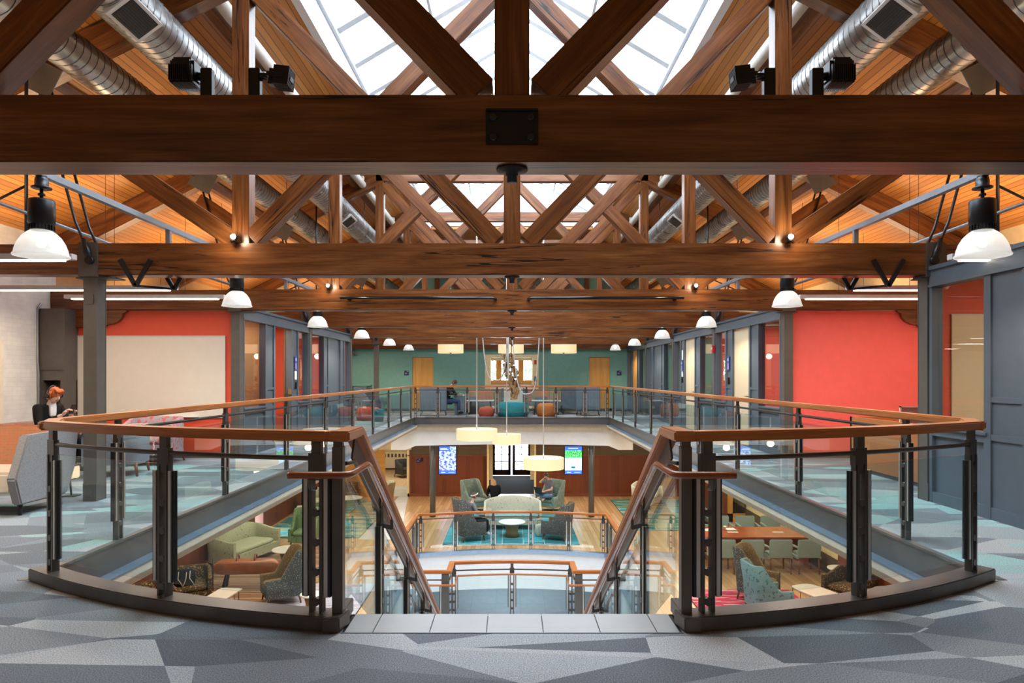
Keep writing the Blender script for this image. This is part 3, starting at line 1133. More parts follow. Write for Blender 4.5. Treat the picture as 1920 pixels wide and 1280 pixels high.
# corridor behind the far left doorway
mb = MB(); mb.b2((-XW, 28.05, ZL - .05), (-4.1, 36, ZL)); struct('floor_corridor', mb, 'tan_carpet')
mb = MB(); mb.b2((-5.7, 27.8, ZL), (-4.2, 30.3, ZL + .012)); struct('floor_corridor_tile', mb, 'pale_tile')
mb = MB(); mb.b2((-XW - .2, 36, ZL), (-3.9, 36.2, -.4)); mb.b2((-XW - .2, 28.05, ZL), (-XW, 36, -.4)); mb.b2((-4.1, 28.05, ZL), (-3.9, 36, -.4))
struct('wall_corridor', mb, 'cream_paint')
mb = MB(); mb.b2((-XW, 28.05, -.5), (-3.9, 36, -.4)); struct('ceiling_corridor', mb, 'white_paint')
rt = thing('radiator_cover', 'long cream radiator cover with slots at the end of the corridor', 'radiator', (-5.78, 35.84, ZL))
mb = MB(); mb.b2((-1.6, -.12, .06), (1.6, .12, .95)); mb.build('casing', 'radiator_paint', rt, bevel=.01)
mb = MB()
for i in range(14): mb.b2((-1.3 + i * .19, -.128, .66), (-1.20 + i * .19, -.118, .84))
mb.b2((-1.6, -.13, 0), (1.6, -.05, .10))
mb.build('slot_grille', 'olive_wall', rt)

# entrance vestibule in the middle of the far lower wall
vx0, vx1, VY = -.98, .94, 33.6
mb = MB()
mb.b2((vx0 - .2, LY, ZL), (vx0, VY, -.3)); mb.b2((vx1, LY, ZL), (vx1 + .2, VY, -.3))
mb.b2((vx0, VY, -1.15), (vx1, VY + .1, -.3))
struct('wall_vestibule', mb, 'olive_wall')
mb = MB()
for s, x in ((1, vx0), (-1, vx1)):
    mb.b2((x - .04, LY - .03, ZL), (x + .04, LY + .04, -.4))
    mb.b2((x + s * .01, LY + .5, ZL + .6), (x + s * .18, LY + .62, -.4))
struct('trim_vestibule', mb, 'cream_paint')
mb = MB(); mb.b2((vx0, 28.3, ZL - .03), (vx1, VY, ZL + .004)); struct('floor_mat', mb, 'dark_mat')
mb = MB(); mb.b2((vx0, VY, ZL - .03), (vx1, VY + 5, ZL - .0)); struct('floor_porch', mb, 'pale_tile')
mb = MB(); mb.b2((vx0, LY, -.5), (vx1, VY, -.4)); struct('ceiling_vestibule', mb, 'olive_wall')
for k, (a, b_) in enumerate(((vx0 + .02, -.06), (.02, vx1 - .02))):
    mb = MB(); y = VY
    z0, z1 = ZL + .02, -1.2
    mb.b2((a, y, z0), (a + .13, y + .06, z1)); mb.b2((b_ - .13, y, z0), (b_, y + .06, z1))
    mb.b2((a, y, z0), (b_, y + .06, z0 + .28)); mb.b2((a, y, z1 - .14), (b_, y + .06, z1))
    for i in range(1, 5): mb.b2((a, y + .01, z0 + .28 + i * .36), (b_, y + .05, z0 + .32 + i * .36))
    mb.b2(((a + b_) / 2 - .02, y + .01, z0 + .2), ((a + b_) / 2 + .02, y + .05, z1))
    d = struct('door_%d' % (4 + k), mb, 'dark_red_wood')
    mb = MB(); mb.b2((a, y + .025, z0), (b_, y + .03, z1)); mb.build('door_glass', 'window_glass', d)

# ceilings of the lower storey are the slab; small extra piece over the service end
# ------------------------------------------------------------------ roof
ZR = 7.7; SL = .505
def zroof(x): return ZR - SL * abs(x)
XK = 2.76
def roofplane(s):
    mb = MB()
    a, b_ = XK, XW + .35
    pts = [(s * a, YN, zroof(a)), (s * a, YF + .3, zroof(a)), (s * b_, YF + .3, zroof(b_)), (s * b_, YN, zroof(b_))]
    nrm = Vector((s * SL, 0, 1)).normalized()
    mb.slab(pts, -.12, nrm)
    return mb
for s, nm in ((-1, 'left'), (1, 'right')):
    o_ = struct('ceiling_' + nm, roofplane(s), 'roof_boards')
    uvl = o_.data.uv_layers[0]
    for lp in o_.data.loops:
        co = o_.data.vertices[lp.vertex_index].co
        uvl.data[lp.index].uv = (co.y, abs(co.x) * 1.12)
# white well of the skylight, its gables and the glazing
ZT = 6.76; RIDGE = 8.4; SY0, SY1 = 4.6, 23.25
mb = MB()
for s in (-1, 1):
    mb.b2((s * XK, SY0, zroof(XK) - .02), (s * (XK + .06), SY1, ZT))
    mb.b2((s * (XK - .02), SY0, zroof(XK) - .05), (s * (XK + .10), SY1, zroof(XK) + .03))
mb.slab([(-XK, SY1, 6.50), (XK, SY1, 6.50), (XK, SY1, ZT), (0, SY1, RIDGE), (-XK, SY1, ZT)], .12, (0, -1, 0))
mb.slab([(-XK, SY0, 5.9), (XK, SY0, 5.9), (XK, SY0, ZT), (0, SY0, RIDGE), (-XK, SY0, ZT)], -.12, (0, -1, 0))
struct('ceiling_skylight_well', mb, 'skylight_white')
mb = MB()
mb.b2((-XK - .1, SY1, 6.40), (XK + .1, YF + .3, 6.52))
o_ = struct('ceiling_far_flat', mb, 'roof_boards')
mb = MB()
for s in (-1, 1): mb.b2((s * XK, SY1, 6.2), (s * (XK + .08), YF + .3, 6.5))
mb.slab([(-XK - .1, YN, zroof(XK)), (0, YN, ZR), (0, SY0, ZR), (-XK - .1, SY0, zroof(XK))], -.1, (-.45, 0, .9)); mb.slab([(XK + .1, YN, zroof(XK)), (XK + .1, SY0, zroof(XK)), (0, SY0, ZR), (0, YN, ZR)], -.1, (.45, 0, .9))
struct('ceiling_side_boards', mb, 'roof_boards')
sk = MB()
yb = SY0
bars = []
while yb < SY1 + .01:
    for s in (-1, 1):
        sk.bar((s * XK, yb, ZT + .03), (0, yb, RIDGE + .03), .16, .14)
    yb += 1.2
for s in (-1, 1):
    sk.bar((s * XK, SY0, ZT), (s * XK, SY1, ZT), .12, .14)
    for f in (.5,):
        sk.bar((s * XK * f, SY0, ZT + (RIDGE - ZT) * (1 - f)), (s * XK * f, SY1, ZT + (RIDGE - ZT) * (1 - f)), .05, .09)
sk.bar((0, SY0, RIDGE), (0, SY1, RIDGE), .16, .16)
w2 = struct('window_2', sk, 'skylight_bar')
mb = MB()
for s in (-1, 1):
    mb.slab([(s * XK, SY0, ZT + .09), (s * XK, SY1, ZT + .09), (0, SY1, RIDGE + .09), (0, SY0, RIDGE + .09)], .01, Vector((s * .6, 0, 1)).normalized())
mb.build('skylight_pane', 'sky_glass', w2)
# round white rain pipe along each side of the well
for s, nm in ((-1, 'left'), (1, 'right')):
    mb = MB(); mb.cyl((s * 3.42, 3.0, 5.78), (s * 3.42, 22.8, 5.78), .085, 16)
    for yy in (7.7, 11.7, 15.7, 19.7): mb.b2((s * 3.35, yy - .3, 5.84), (s * 3.49, yy - .22, 5.92))
    tag(mb.build('white_pipe', 'white_pipe'), 'long round white pipe under the boards on the %s side of the skylight' % nm, 'pipe')

# ------------------------------------------------------------------ timber trusses
TB, TT = 2.52, 2.875      # tie beam bottom and top
TY = [3.71 + 4.0 * i for i in range(7)]
ordn = ['nearest timber truss, its big dark tie beam with a black bolted plate',
        'second timber truss, with bent black steel hangers under its tie beam',
        'third timber truss, with two black pipes fixed along its tie beam',
        'fourth timber truss, its brown tie beam just above the partition tops',
        'fifth timber truss, its tie beam just above the hanging cords of the sculpture',
        'sixth timber truss, in front of the round ceiling drum lamps',
        'last timber truss, close against the teal end wall']
W = 'beam_wood'
def seg(mb, x0, z0, x1, z1, depth, thick, y=0):
    mb.bar((x0, y, z0), (x1, y, z1), thick, depth, up=(0, 0, 1) if abs(x1 - x0) > .01 else (1, 0, 0))
def truss(i, y):
    t = thing('roof_truss', ordn[i], 'roof truss', (0, y, TB), 0, 'timber roof trusses')
    zz = lambda z: z - TB
    cut = 4.62 if i else 7.4
    mb = MB(); mb.b2((-cut, -.12, 0), (cut, .12, TT - TB)); mb.build('tie_beam', W, t, bevel=.008)
    if i:
        for s in (-1, 1):
            mb = MB(); mb.b2((s * 4.62, -.11, 0.01), (s * XW, .11, TT - TB - .01)); mb.build('aisle_beam', W, t, bevel=.008)
            if i >= 2 or s < 0:
                mb = MB()
                prof = [(s * XW, 0), (s * (XW - 1.15), 0), (s * (XW - 1.28), -.06), (s * (XW - 1.36), -.15), (s * (XW - 1.45), -.21), (s * (XW - 1.6), -.24), (s * XW, -.24)]
                if i == 2: prof = [(s * XW, 0), (s * 6.55, 0), (s * 6.58, -.03), (s * 6.62, -.05), (s * 6.64, -.12), (s * 6.70, -.19), (s * 6.80, -.235), (s * 6.92, -.25), (s * 6.94, -.29), (s * XW, -.29)]
                mb.slab([(x, -.10, z) for x, z in prof], .2, (0, -1, 0)); mb.build('corbel', W, t)
    mb = MB(); mb.box((0, 0, (zz(5.9) + zz(TT)) / 2), (.185, .2, 5.9 - TT)); mb.build('king_post', W, t, bevel=.006)
    for s in (-1, 1):
        mb = MB(); mb.box((s * 3.03, 0, (zz(5.9) + zz(TT)) / 2), (.19, .19, 5.9 - TT)); mb.build('queen_post', W, t, bevel=.006)
        mb = MB(); seg(mb, s * .17, zz(TT + .02), s * 2.95, zz(5.78), .20, .20); mb.build('main_brace', W, t, bevel=.008)
        mb = MB(); seg(mb, s * 2.92, zz(TT + .06), s * .10, zz(5.82), .19, .175); mb.build('counter_brace', W, t, bevel=.008)
        mb = MB(); seg(mb, s * 3.12, zz(TT + .05), s * 5.35, zz(4.42), .20, .18); mb.build('outer_brace', W, t, bevel=.008)
        mb = MB(); mb.bar((s * 3.0, 0, zz(zroof(3.0) - .19)), (s * (XW + .2), 0, zz(zroof(XW + .2) - .19)), .2, .33); mb.build('rafter', W, t, bevel=.008)
    mb = MB(); mb.b2((-3.12, -.10, zz(5.86)), (3.12, .10, zz(6.12))); mb.build('top_chord', W, t, bevel=.008)
    # cast washer and nut under the middle of the tie beam
    mb = MB(); mb.lathe([(.0001, -.075), (.028, -.075), (.028, -.04), (.035, -.04), (.035, -.022), (.085, -.012), (.085, 0)], (0, 0, 0), 14)
    mb.build('washer', 'black_metal', t)
    # plates and tie rods on the rafters over the aisles
    if i:
        for s in (-1, 1):
            mb = MB(); rr = Matrix.Rotation(s * -.47, 3, 'Y')
            mb.box((s * 5.25, -.13, zz(4.72)), (.40, .02, .34), rot=rr); mb.build('gusset_plate', 'column_paint', t)
            for yy in (-.12, .12):
                mb = MB(); mb.tube([(s * 4.72, yy, zz(2.80)), (s * 4.85, yy, zz(3.10)), (s * 5.28, yy, zz(4.66))], .016, 8); mb.build('tie_rod', 'dark_steel', t)
            mb = MB(); mb.tube([(s * 4.68, -.13, zz(2.66)), (s * 4.71, -.14, zz(2.78)), (s * 4.76, -.13, zz(2.92))], [.03, .042, .024], 8)
            mb.cyl((s * 4.68, -.17, zz(2.68)), (s * 4.68, -.11, zz(2.68)), .045); mb.build('clevis', 'black_metal', t)
    return t
trusses = [truss(i, y) for i, y in enumerate(TY)]
# bolted plate in the middle of the nearest tie beam
pl_ = thing('bolted_plate', 'square black steel plate with four bolts in the middle of the nearest tie beam', 'steel plate', (0, TY[0] - .12, 2.70))
mb = MB(); mb.box((0, -.008, 0), (.275, .016, .185)); mb.box((0, -.014, .085), (.275, .028, .014)); mb.build('plate', 'black_metal', pl_, bevel=.003)
for sx in (-1, 1):
    for sz in (-1, 1):
        mb = MB(); mb.lathe([(.022, 0), (.022, .01), (.016, .016)], (0, 0, 0), 12)
        bo = mb.build('bolt', 'dark_steel', pl_); bo.location = (sx * .098, -.016, sz * .052 - .004); bo.rotation_euler = (PI / 2, 0, 0)

# purlins and rafters seen between the trusses
for s in (-1, 1):
    for k, x in enumerate((5.45, 3.6)):
        mb = MB(); mb.bar((s * x, YN, zroof(x) - .09), (s * x, YF, zroof(x) - .09), .12, .16)
        struct('ceiling_purlin', mb, W)
# steel strip (raceway) carrying the bell lamps, and slim conduit
for s, nm in ((-1, 'left'), (1, 'right')):
    mb = MB(); mb.b2((s * 3.88 - .03, .8, 3.04), (s * 3.88 + .03, 26.6, 3.095))
    for y in TY: mb.b2((s * 3.88 - .025, y - .02, TT + .0), (s * 3.88 + .025, y + .02, 3.045))
    tag(mb.build('lamp_raceway', 'conduit'), 'long blue-grey steel raceway carrying the %s row of bell lamps' % nm, 'raceway')
    mb = MB()
    mb.tube([(s * 6.9, 2.0, 3.2), (s * 5.9, 5.0, 3.45), (s * 4.9, 8.8, 3.0), (s * 4.7, 11.5, 2.93)], .02, 8)
    tag(mb.build('conduit_pipe', 'conduit'), 'thin grey conduit crossing the %s aisle under the boards' % nm, 'conduit')
    for y in (7.45, 10.4, 14.3):
        hx_ = 5.30 if y < 8 else 4.10
        mb = MB(); mb.cyl((s * hx_, y, TT), (s * hx_, y, zroof(hx_) - .01), .018, 8)
        mb.cyl((s * hx_, y, TT + .6), (s * (hx_ + 1.2), y + .1, 2.95), .014, 8)
        tag(mb.build('hanger_rod', 'dark_steel'), 'thin dark steel hanger rods in the %s aisle, %s' % (nm, {7.45: 'before the second truss', 10.4: 'between second and third truss', 14.3: 'between third and fourth truss'}[y]), 'hanger rod')

# ------------------------------------------------------------------ columns
def column(x, y, label):
    c = thing('steel_column', label, 'column', (x, y, 0), 0, 'steel columns under the trusses')
    mb = MB()
    mb.b2((-.075, -.09, 0), (.075, -.078, 2.50)); mb.b2((-.075, .078, 0), (.075, .09, 2.50)); mb.b2((-.072, -.078, 0), (-.06, .078, 2.5)); mb.b2((.06, -.078, 0), (.072, .078, 2.5))
    mb.build('shaft', 'column_paint', c)
    mb = MB(); mb.b2((-.11, -.13, 2.50), (.11, .13, 2.885)); mb.b2((-.16, -.10, 2.485), (.30 if x < 0 else .16, .10, 2.50) if x < 0 else (.16, .10, 2.50))
    mb.build('capital', 'column_paint', c, bevel=.006)
    mb = MB(); mb.b2((-.05, -.1, 2.2), (.04, -.09, 2.31)); mb.b2((-.075, -.10, 0), (.075, -.09, .2)); mb.cyl((0, -.1, .1), (0, -.11, .1), .02)
    mb.build('plate', 'column_paint', c)
    return c
side = {-1: 'left', 1: 'right'}
nth = {1: 'second', 2: 'third', 3: 'fourth', 4: 'fifth', 5: 'sixth'}
for i in range(1, 6):
    for s in (-1, 1):
        column(s * 4.71, TY[i], 'dark grey steel column under the %s end of the %s truss' % (side[s], nth[i]))
for s in (-1, 1):
    mb = MB(); mb.cyl((s * 2.76, 23.75, ZL), (s * 2.76, 23.75, -.25), .105, 18)
    tag(mb.build('round_column', 'fascia_paint'), 'round grey column on the lower floor, %s of the grey-green armchairs' % ('left' if s < 0 else 'right'), 'column')

# bent steel hangers under the second truss
for s in (-1, 1):
    t = thing('bent_hanger', 'black bent steel strap hanger shaped like a W, %s end of the second tie beam' % side[s], 'hanger', (s * 4.05, TY[1] - .13, 2.52))
    mb = MB()
    for dy, dx in ((0, 0), (.30, .28)):
        mb.bar((s * (.30 - dx), dy, .17), (s * (.13 - dx), dy, -.125), .045, .03, up=(0, 1, 0))
        mb.bar((s * (.13 - dx), dy, -.125), (s * (-.04 - dx), dy, .17), .045, .03, up=(0, 1, 0))
    mb.bar((s * .13, 0, -.12), (s * (.13 - .28), .30, -.12), .025, .025)
    mb.build('strap', 'black_metal', t)

# black pipes on the third truss
for s in (-1, 1):
    mb = MB()
    y = TY[2] - .19
    mb.tube([(s * .28, y + .09, 2.70), (s * .28, y, 2.70), (s * .34, y - .01, 2.715), (s * 2.9, y - .01, 2.72)], .026, 10)
    mb.cyl((s * 2.75, y, 2.70), (s * 2.75, y + .09, 2.70), .03)
    tag(mb.build('black_pipe', 'mirror_black'), 'glossy black pipe fixed along the third tie beam, %s half' % side[s], 'pipe')

# ------------------------------------------------------------------ spiral ducts
def duct(x, z, r, s, y0, y1, label, grilles=()):
    t = thing('spiral_duct', label, 'air duct', (s * x, 0, z), 0, 'galvanised spiral ducts')
    mb = MB(); seg_ = 28
    rows = []
    y = y0; k = 0
    while y <= y1 + 1e-6:
        rows.append([(r * math.cos(2 * PI * j / 36), y, r * math.sin(2 * PI * j / 36)) for j in range(36)])
        y += .61
    mb.grid(rows, True, True)
    pp = mb.build('pipe', 'galvanised_duct', t)
    hx = MB(); nt_ = int((y1 - y0 - .7) / .115)
    hx.tube([((r + .001) * math.cos(2 * PI * j / 22), y0 + .115 * j / 22, (r + .001) * math.sin(2 * PI * j / 22)) for j in range(22 * nt_)], .0052, 4, caps=False)
    hx.build('lock_seam', 'seam_metal', pp)
    for gy, ang in grilles:
        a = math.atan2(-1, -s * .75) if ang is None else ang
        # vent set into the lower inner side
        g = MB(); n_ = Vector((math.cos(a), 0, math.sin(a))); tt = Vector((-math.sin(a), 0, math.cos(a)))
        rot = Matrix((Vector((0, 1, 0)), tt, n_)).transposed()
        c = n_ * (r * .97)
        g.box(c + Vector((0, gy, 0)), (.55, .30, .05), rot=rot)
        go = g.build('grille_frame', 'tube_housing', t)
        g = MB()
        for i in range(9):
            g.box(c + Vector((0, gy, 0)) + n_ * .028 + tt * (-.10 + i * .025), (.44, .008, .012), rot=rot)
        g.build('grille_slats', 'clamp_black', go)
        g = MB(); g.box(c + Vector((0, gy, 0)) + n_ * .0262, (.46, .24, .004), rot=rot); g.build('grille_opening', 'clamp_black', go)
    hb = MB()
    for gy in (3.6, 6.9, 10.0, 13.4, 17.2, 21.4):
        hb.cyl((0, gy, r), (0, gy, (zroof(x) - z)), .007, 6)
        hb.tube([(r * 1.01 * math.cos(a_), gy, r * 1.01 * math.sin(a_)) for a_ in [PI / 2 - .9 + i * .18 for i in range(11)]], .006, 5)
    hb.build('hanger', 'dark_steel', t)
    return t
for s in (-1, 1):
    duct(3.72, 4.98, .255, s, 2.6, 27.0, 'large shiny spiral duct on the %s, nearer the skylight' % side[s], ((6.45, None), (14.9, None)))
    duct(4.42, 4.64, .195, s, 2.6, 27.0, 'smaller spiral duct on the %s, nearer the outer wall' % side[s])
# ================================================================== railings
def post_mesh(h=1.03, foot=0.0, inv=False):
    """two steel flats held apart by discs, solid head plate, neck under the rail"""
    mb = MB()
    top = h - .035
    for s in (-1, 1):
        mb.box((s * .030, 0, (foot + top - .13) / 2), (.018, .045, top - .13 - foot))
    mb.box((0, 0, top - .105), (.092, .034, .15))
    mb.box((0, 0, (top + h) / 2 - .005), (.058, .03, h - top + .05))
    for k in range(5):
        z = foot + .14 + k * .165
        if z < top - .2:
            mb.tube([(0, -.026, z), (0, .026, z)], .021, 12)
    return mb
def clamp_mesh(z0=.17, z1=.83):
    mb = MB()
    mb.cur = 0
    mb.box((0, 0, (z0 + z1) / 2), (.036, .030, z1 - z0))
    mb.cur = 1
    mb.box((-.006, -.019, (z0 + z1) / 2), (.022, .008, z1 - z0))
    mb.box((-.006, .019, (z0 + z1) / 2), (.022, .008, z1 - z0))
    return mb
PM = post_mesh().mesh('post', 'rail_steel')
CM = clamp_mesh().mesh('glass_clamp', ['clamp_black', 'clamp_silver'])
RAILP = [(-.055, .03), (.055, .03), (.055, -.026), (-.055, -.026)]

def link(name, me, parent, loc=(0, 0, 0), rot=(0, 0, 0), scale=(1, 1, 1)):
    o = bpy.data.objects.new(name, me); col.objects.link(o)
    o.parent = parent; o.location = loc; o.rotation_euler = rot; o.scale = scale
    return o

def add_post(t, p, ang, kinds=(1, 1), me=None):
    po = link('post', me or PM, t, p, (0, 0, ang))
    for s, on_ in zip((-1, 1), kinds):
        if on_: link('glass_clamp', CM, po, (s * .066, 0, 0), (0, 0, 0 if s > 0 else PI))
    return po

def interp(path, dist):
    acc = 0
    for a, b_ in zip(path, path[1:]):
        l = (b_ - a).length
        if acc + l >= dist or b_ is path[-1]:
            return a + (b_ - a) * ((dist - acc) / l), (b_ - a).normalized()
        acc += l

def railing(name, label, path, posts, base=(0, 0, 0), kerb=None, cap_ext=(0, 0), glass=(.13, .86), mid=.935, H=1.09, rail_path=None, ends=(1, 1), single=False):
    """path: list of xy points along the rail; posts: distances along it"""
    t = thing(name, label, 'railing', base, 0, 'glass railings with wooden handrails')
    P = [Vector((p[0] - base[0], p[1] - base[1], 0)) for p in path]
    tot = sum((b_ - a).length for a, b_ in zip(P, P[1:]))
    hp = [Vector((q.x, q.y, H - .03)) for q in (P if rail_path is None else [Vector((p[0] - base[0], p[1] - base[1], 0)) for p in rail_path])]
    mb = MB(); mb.sweep(hp, RAILP); mb.build('handrail', 'rail_wood', t, bevel=.009)
    spots = []
    for d in posts:
        p, tg = interp(P, d)
        spots.append((d, p, tg))
    for k, (d, p, tg) in enumerate(spots):
        add_post(t, p, math.atan2(tg.y, tg.x), (k > 0 or not ends[0], k < len(spots) - 1 or not ends[1]) if not single else (0, 0))
    # mid rail and glass between neighbouring posts
    def sub(d0, d1):
        ks = [d0] + [x for x in cum if d0 + 1e-3 < x < d1 - 1e-3] + [d1]
        return [interp(P, x)[0] for x in ks]
    cum = [0]
    for a, b_ in zip(P, P[1:]): cum.append(cum[-1] + (b_ - a).length)
    mb = MB()
    mp = sub(spots[0][0], spots[-1][0])
    mb.tube([q + Vector((0, -.0, mid)) for q in mp], .0145, 8)
    mb.build('mid_rail', 'rail_steel', t)
    for (d0, p0, _), (d1, p1, _) in zip(spots, spots[1:]):
        gp = sub(d0 + .055, d1 - .055)
        mb = MB()
        mb.sweep([q + Vector((0, 0, glass[0])) for q in gp], [(-.005, 0), (-.005, glass[1] - glass[0]), (.005, glass[1] - glass[0]), (.005, 0)])
        mb.build('glass_panel', 'rail_glass', t)
    if kerb:
        kp = [Vector((p[0] - base[0], p[1] - base[1], 0)) for p in kerb]
        mb = MB(); mb.sweep(kp, [(-.075, 0), (-.075, .082), (.075, .082), (.075, 0)]); mb.build('kerb', 'steel_paint', t, bevel=.006)
    return t

RP = 5.725
def arcpt(x, r=RP): return (x, arc_y(abs(x), r))
def arclen(x0, x1, r=RP): return r * (math.asin(x1 / r) - math.asin(x0 / r))
xe = 3.2
# near curved railings either side of the stair head
for s in (-1, 1):
    pts = [arcpt(3.16 - i * (3.16 - .98) / 16) for i in range(17)]
    kerb = [arcpt(3.26 - i * (3.26 - .93) / 16, RP) for i in range(17)]
    kerb = kerb[:-1] + [(.925, arc_y(.93, RP))]
    if s < 0:
        pts = [(-a, b_) for a, b_ in pts]; kerb = [(-a, b_) for a, b_ in kerb]
    seg_l = arclen(.98, 3.16)
    posts = [.07, arclen(2.08, 3.16), arclen(1.085, 3.16)]
    lab = 'curved near glass railing with thick wooden handrail, %s of the stair head' % side[s]
    hr = [(s * 3.24, arc_y(3.24, RP))] + pts[1:] + [(s * .955, arc_y(.955, RP))]
    railing('curved_railing', lab, pts, posts, (s * 2.1, arc_y(2.1), 0), kerb=kerb, rail_path=[arcpt(s * 3.185)] + pts[1:-1] + [(s * .94, arc_y(.94, RP))], ends=(1, 0), glass=(.16, .87))

# side railings along the opening and the far one
sy = [5.84, 8.03, 10.2, 12.35, 14.45, 16.55, 18.65, 20.75, 22.75]
for s in (-1, 1):
    x = s * 3.37
    pth = [(x, 4.72), (x, 23.3)]
    railing('side_railing', 'long glass railing with wooden handrail along the %s walkway of the upper floor' % side[s], pth,
            [y - 4.72 for y in sy], (x, 4.72, 0), H=1.085, rail_path=[(s * 3.12, 4.60), (s * 3.34, 5.0), (x, 23.34)], ends=(0, 0))
fx = [-3.30] + [(p - 960) * 23.36 / 1280 for p in (821, 876, 932, 987, 1042, 1097)] + [3.26]
railing('far_railing', 'straight glass railing with wooden handrail across the far side of the upper opening', [(-3.37, 23.36), (3.37, 23.36)],
        [a + 3.37 for a in fx], (-3.37, 23.36, 0), H=1.085)

# ------------------------------------------------------------------ stair with its two railings
SLP = .598
ys0 = 3.99
st = struct('floor_stair', (lambda m: ([m.b2((-XS + .02, ys0 + i * .292, -.174 * (i + 1) - .05), (XS - .02, ys0 + i * .292 + .32, -.174 * (i + 1))) for i in range(20)], m)[1])(MB()), 'pale_tile')
mb = MB()
for s in (-1, 1):
    mb.bar((s * (XS + .02), 3.98, -.15), (s * (XS + .02), 3.98 + 5.83, -.15 - 5.83 * SLP), .04, .30)
struct('trim_stringer', mb, 'steel_paint')
def zr(y, z0=1.06, y0=4.07): return z0 - max(0, y - y0) * SLP
for s in (-1, 1):
    t = thing('stair_railing', 'sloping glass stair railing with wooden handrail and round grab rail, %s side of the stair' % side[s], 'railing', (s * .94, 4.0, 0), 0, 'sloping stair railings')
    rel = lambda x, y, z: Vector((x - s * .94, y - 4.0, z))
    mb = MB()
    mb.sweep([rel(s * .94, 3.705, 1.063), rel(s * .94, 4.07, 1.063), rel(s * .94, 9.6, zr(9.6))], [(a * 1.04, b_ * 1.03) for a, b_ in RAILP]); mb.build('handrail', 'rail_wood', t, bevel=.009)
    mb = MB(); mb.sweep([rel(s * .94, 4.05, .99), rel(s * .94, 9.6, zr(9.6, .99, 4.05))], [(-.006, -.09), (-.006, .09), (.006, .09), (.006, -.09)])
    mb.build('side_plate', 'steel_paint', t)
    mb = MB(); mb.tube([rel(s * .94, 3.86, .90), rel(s * .94, 4.1, .88), rel(s * .94, 9.6, zr(9.6, .88, 4.1))], .012, 8); mb.build('mid_rail', 'rail_steel', t)
    # newel and posts
    mb = MB(); mb.box(rel(s * .965, 3.80, .54), (.058, .07, .93)); mb.box(rel(s * .965, 3.80, 1.01), (.05, .05, .06)); mb.build('post', 'steel_paint', t, bevel=.004)
    gx = s * .94
    prev = 3.84
    for k, y in enumerate((4.86, 6.10, 7.2, 8.3, 9.4)):
        zt = zr(y) - .03; zb = -(y - ys0) * SLP - .1
        mb = MB()
        for q in (-1, 1): mb.b2(rel(gx - .02, y + q * .03 - .008, zb), rel(gx + .02, y + q * .03 + .008, zt - .08))
        mb.box(rel(gx, y, zt - .06), (.03, .09, .14))
        for kk in range(4): mb.cyl(rel(gx - .024, y, zb + .25 + kk * .17), rel(gx + .024, y, zb + .25 + kk * .17), .018, 10)
        po = mb.build('post', 'rail_steel', t)
        mb = MB(); mb.cur = 0
        mb.b2(rel(gx - .016, y - .075, zb + .2), rel(gx + .016, y - .04, zt - .22)); mb.b2(rel(gx - .016, y + .04, zb + .2), rel(gx + .016, y + .075, zt - .22))
        mb.cur = 1
        mb.b2(rel(gx - .024, y - .07, zb + .2), rel(gx - .016, y - .05, zt - .22)); mb.b2(rel(gx + .016, y - .07, zb + .2), rel(gx + .024, y - .05, zt - .22))
        mb.build('glass_clamp', ['clamp_black', 'clamp_silver'], po)
        br = MB()
        br.bar(rel(gx, y, zt - .22), rel(s * .85, y, zt - .24), .022, .03)
        br.bar(rel(s * .855, y, zt - .25), rel(s * .855, y, zt - .15), .02, .02)
        br.build('bracket', 'rail_steel', po)
        # glass between prev and y
        y0_, y1_ = prev + .05, y - .07
        pts = [rel(gx, y0_, zr(y0_) - .24), rel(gx, y0_, -(max(y0_, ys0) - ys0) * SLP + .12), rel(gx, y1_, -(y1_ - ys0) * SLP + .12), rel(gx, y1_, zr(y1_) - .24)]
        if k == 0: pts = [rel(gx, y0_, zr(y0_) - .22), rel(gx, y0_, .12), rel(gx, ys0 + .02, .12), rel(gx, y1_, -(y1_ - ys0) * SLP + .12), rel(gx, y1_, zr(y1_) - .24), rel(gx, 4.07, .84)]
        mb = MB(); mb.slab(pts, .010, (1, 0, 0)); mb.build('glass_panel', 'rail_glass', t)
        prev = y
    g = .86
    mb = MB()
    mb.tube([rel(s * 1.17, 3.57, .875), rel(s * 1.14, 3.57, .875), rel(s * .90, 3.57, .875), rel(s * .862, 3.59, .875), rel(s * .85, 3.63, .876), rel(s * .85, 4.0, .876), rel(s * .85, 4.06, .86),
             rel(s * .85, 9.6, .876 - (9.6 - 4.04) * SLP)], .0195, 12)
    mb.build('grab_rail', 'grab_wood', t)
    mb = MB(); mb.tube([rel(s * 1.06, 3.575, .86), rel(s * 1.06, 3.60, .80), rel(s * 1.06, 3.68, .79)], .012, 8); mb.build('grab_rail_bracket', 'rail_steel', t)
    # short kerb return beside the tiles
    mb = MB(); mb.b2(rel(s * .94, 3.70, 0), rel(s * 1.03, 4.05, .08)); mb.build('kerb', 'steel_paint', t, bevel=.004)

# ------------------------------------------------------------------ railings of the lower opening
px_ = -2.56
path = [(-2.62, 13.4), (-2.62, 18.85)] + [(x * .985, bow(x) + .03) for x in bx[1:-1]] + [(2.62, 18.85), (2.62, 13.4)]
P_ = [Vector((a, b_, 0)) for a, b_ in path]
cum = [0]
for a, b_ in zip(P_, P_[1:]): cum.append(cum[-1] + (b_ - a).length)
tot = cum[-1]
arc0, arc1 = cum[1], cum[-2]
posts = [.6, 2.0, 3.5, arc0 - .75, arc0 - .12, arc0 + .1] + [arc0 + (arc1 - arc0) * f for f in (.2, .4, .6, .8)] + [arc1 - .1, arc1 + .12, arc1 + .75, tot - 3.5, tot - 2.0, tot - .6]
railing('ring_railing', 'bowed glass railing with wooden handrail round the opening of the lower floor', path, posts, (0, 18.0, ZL), H=1.09)

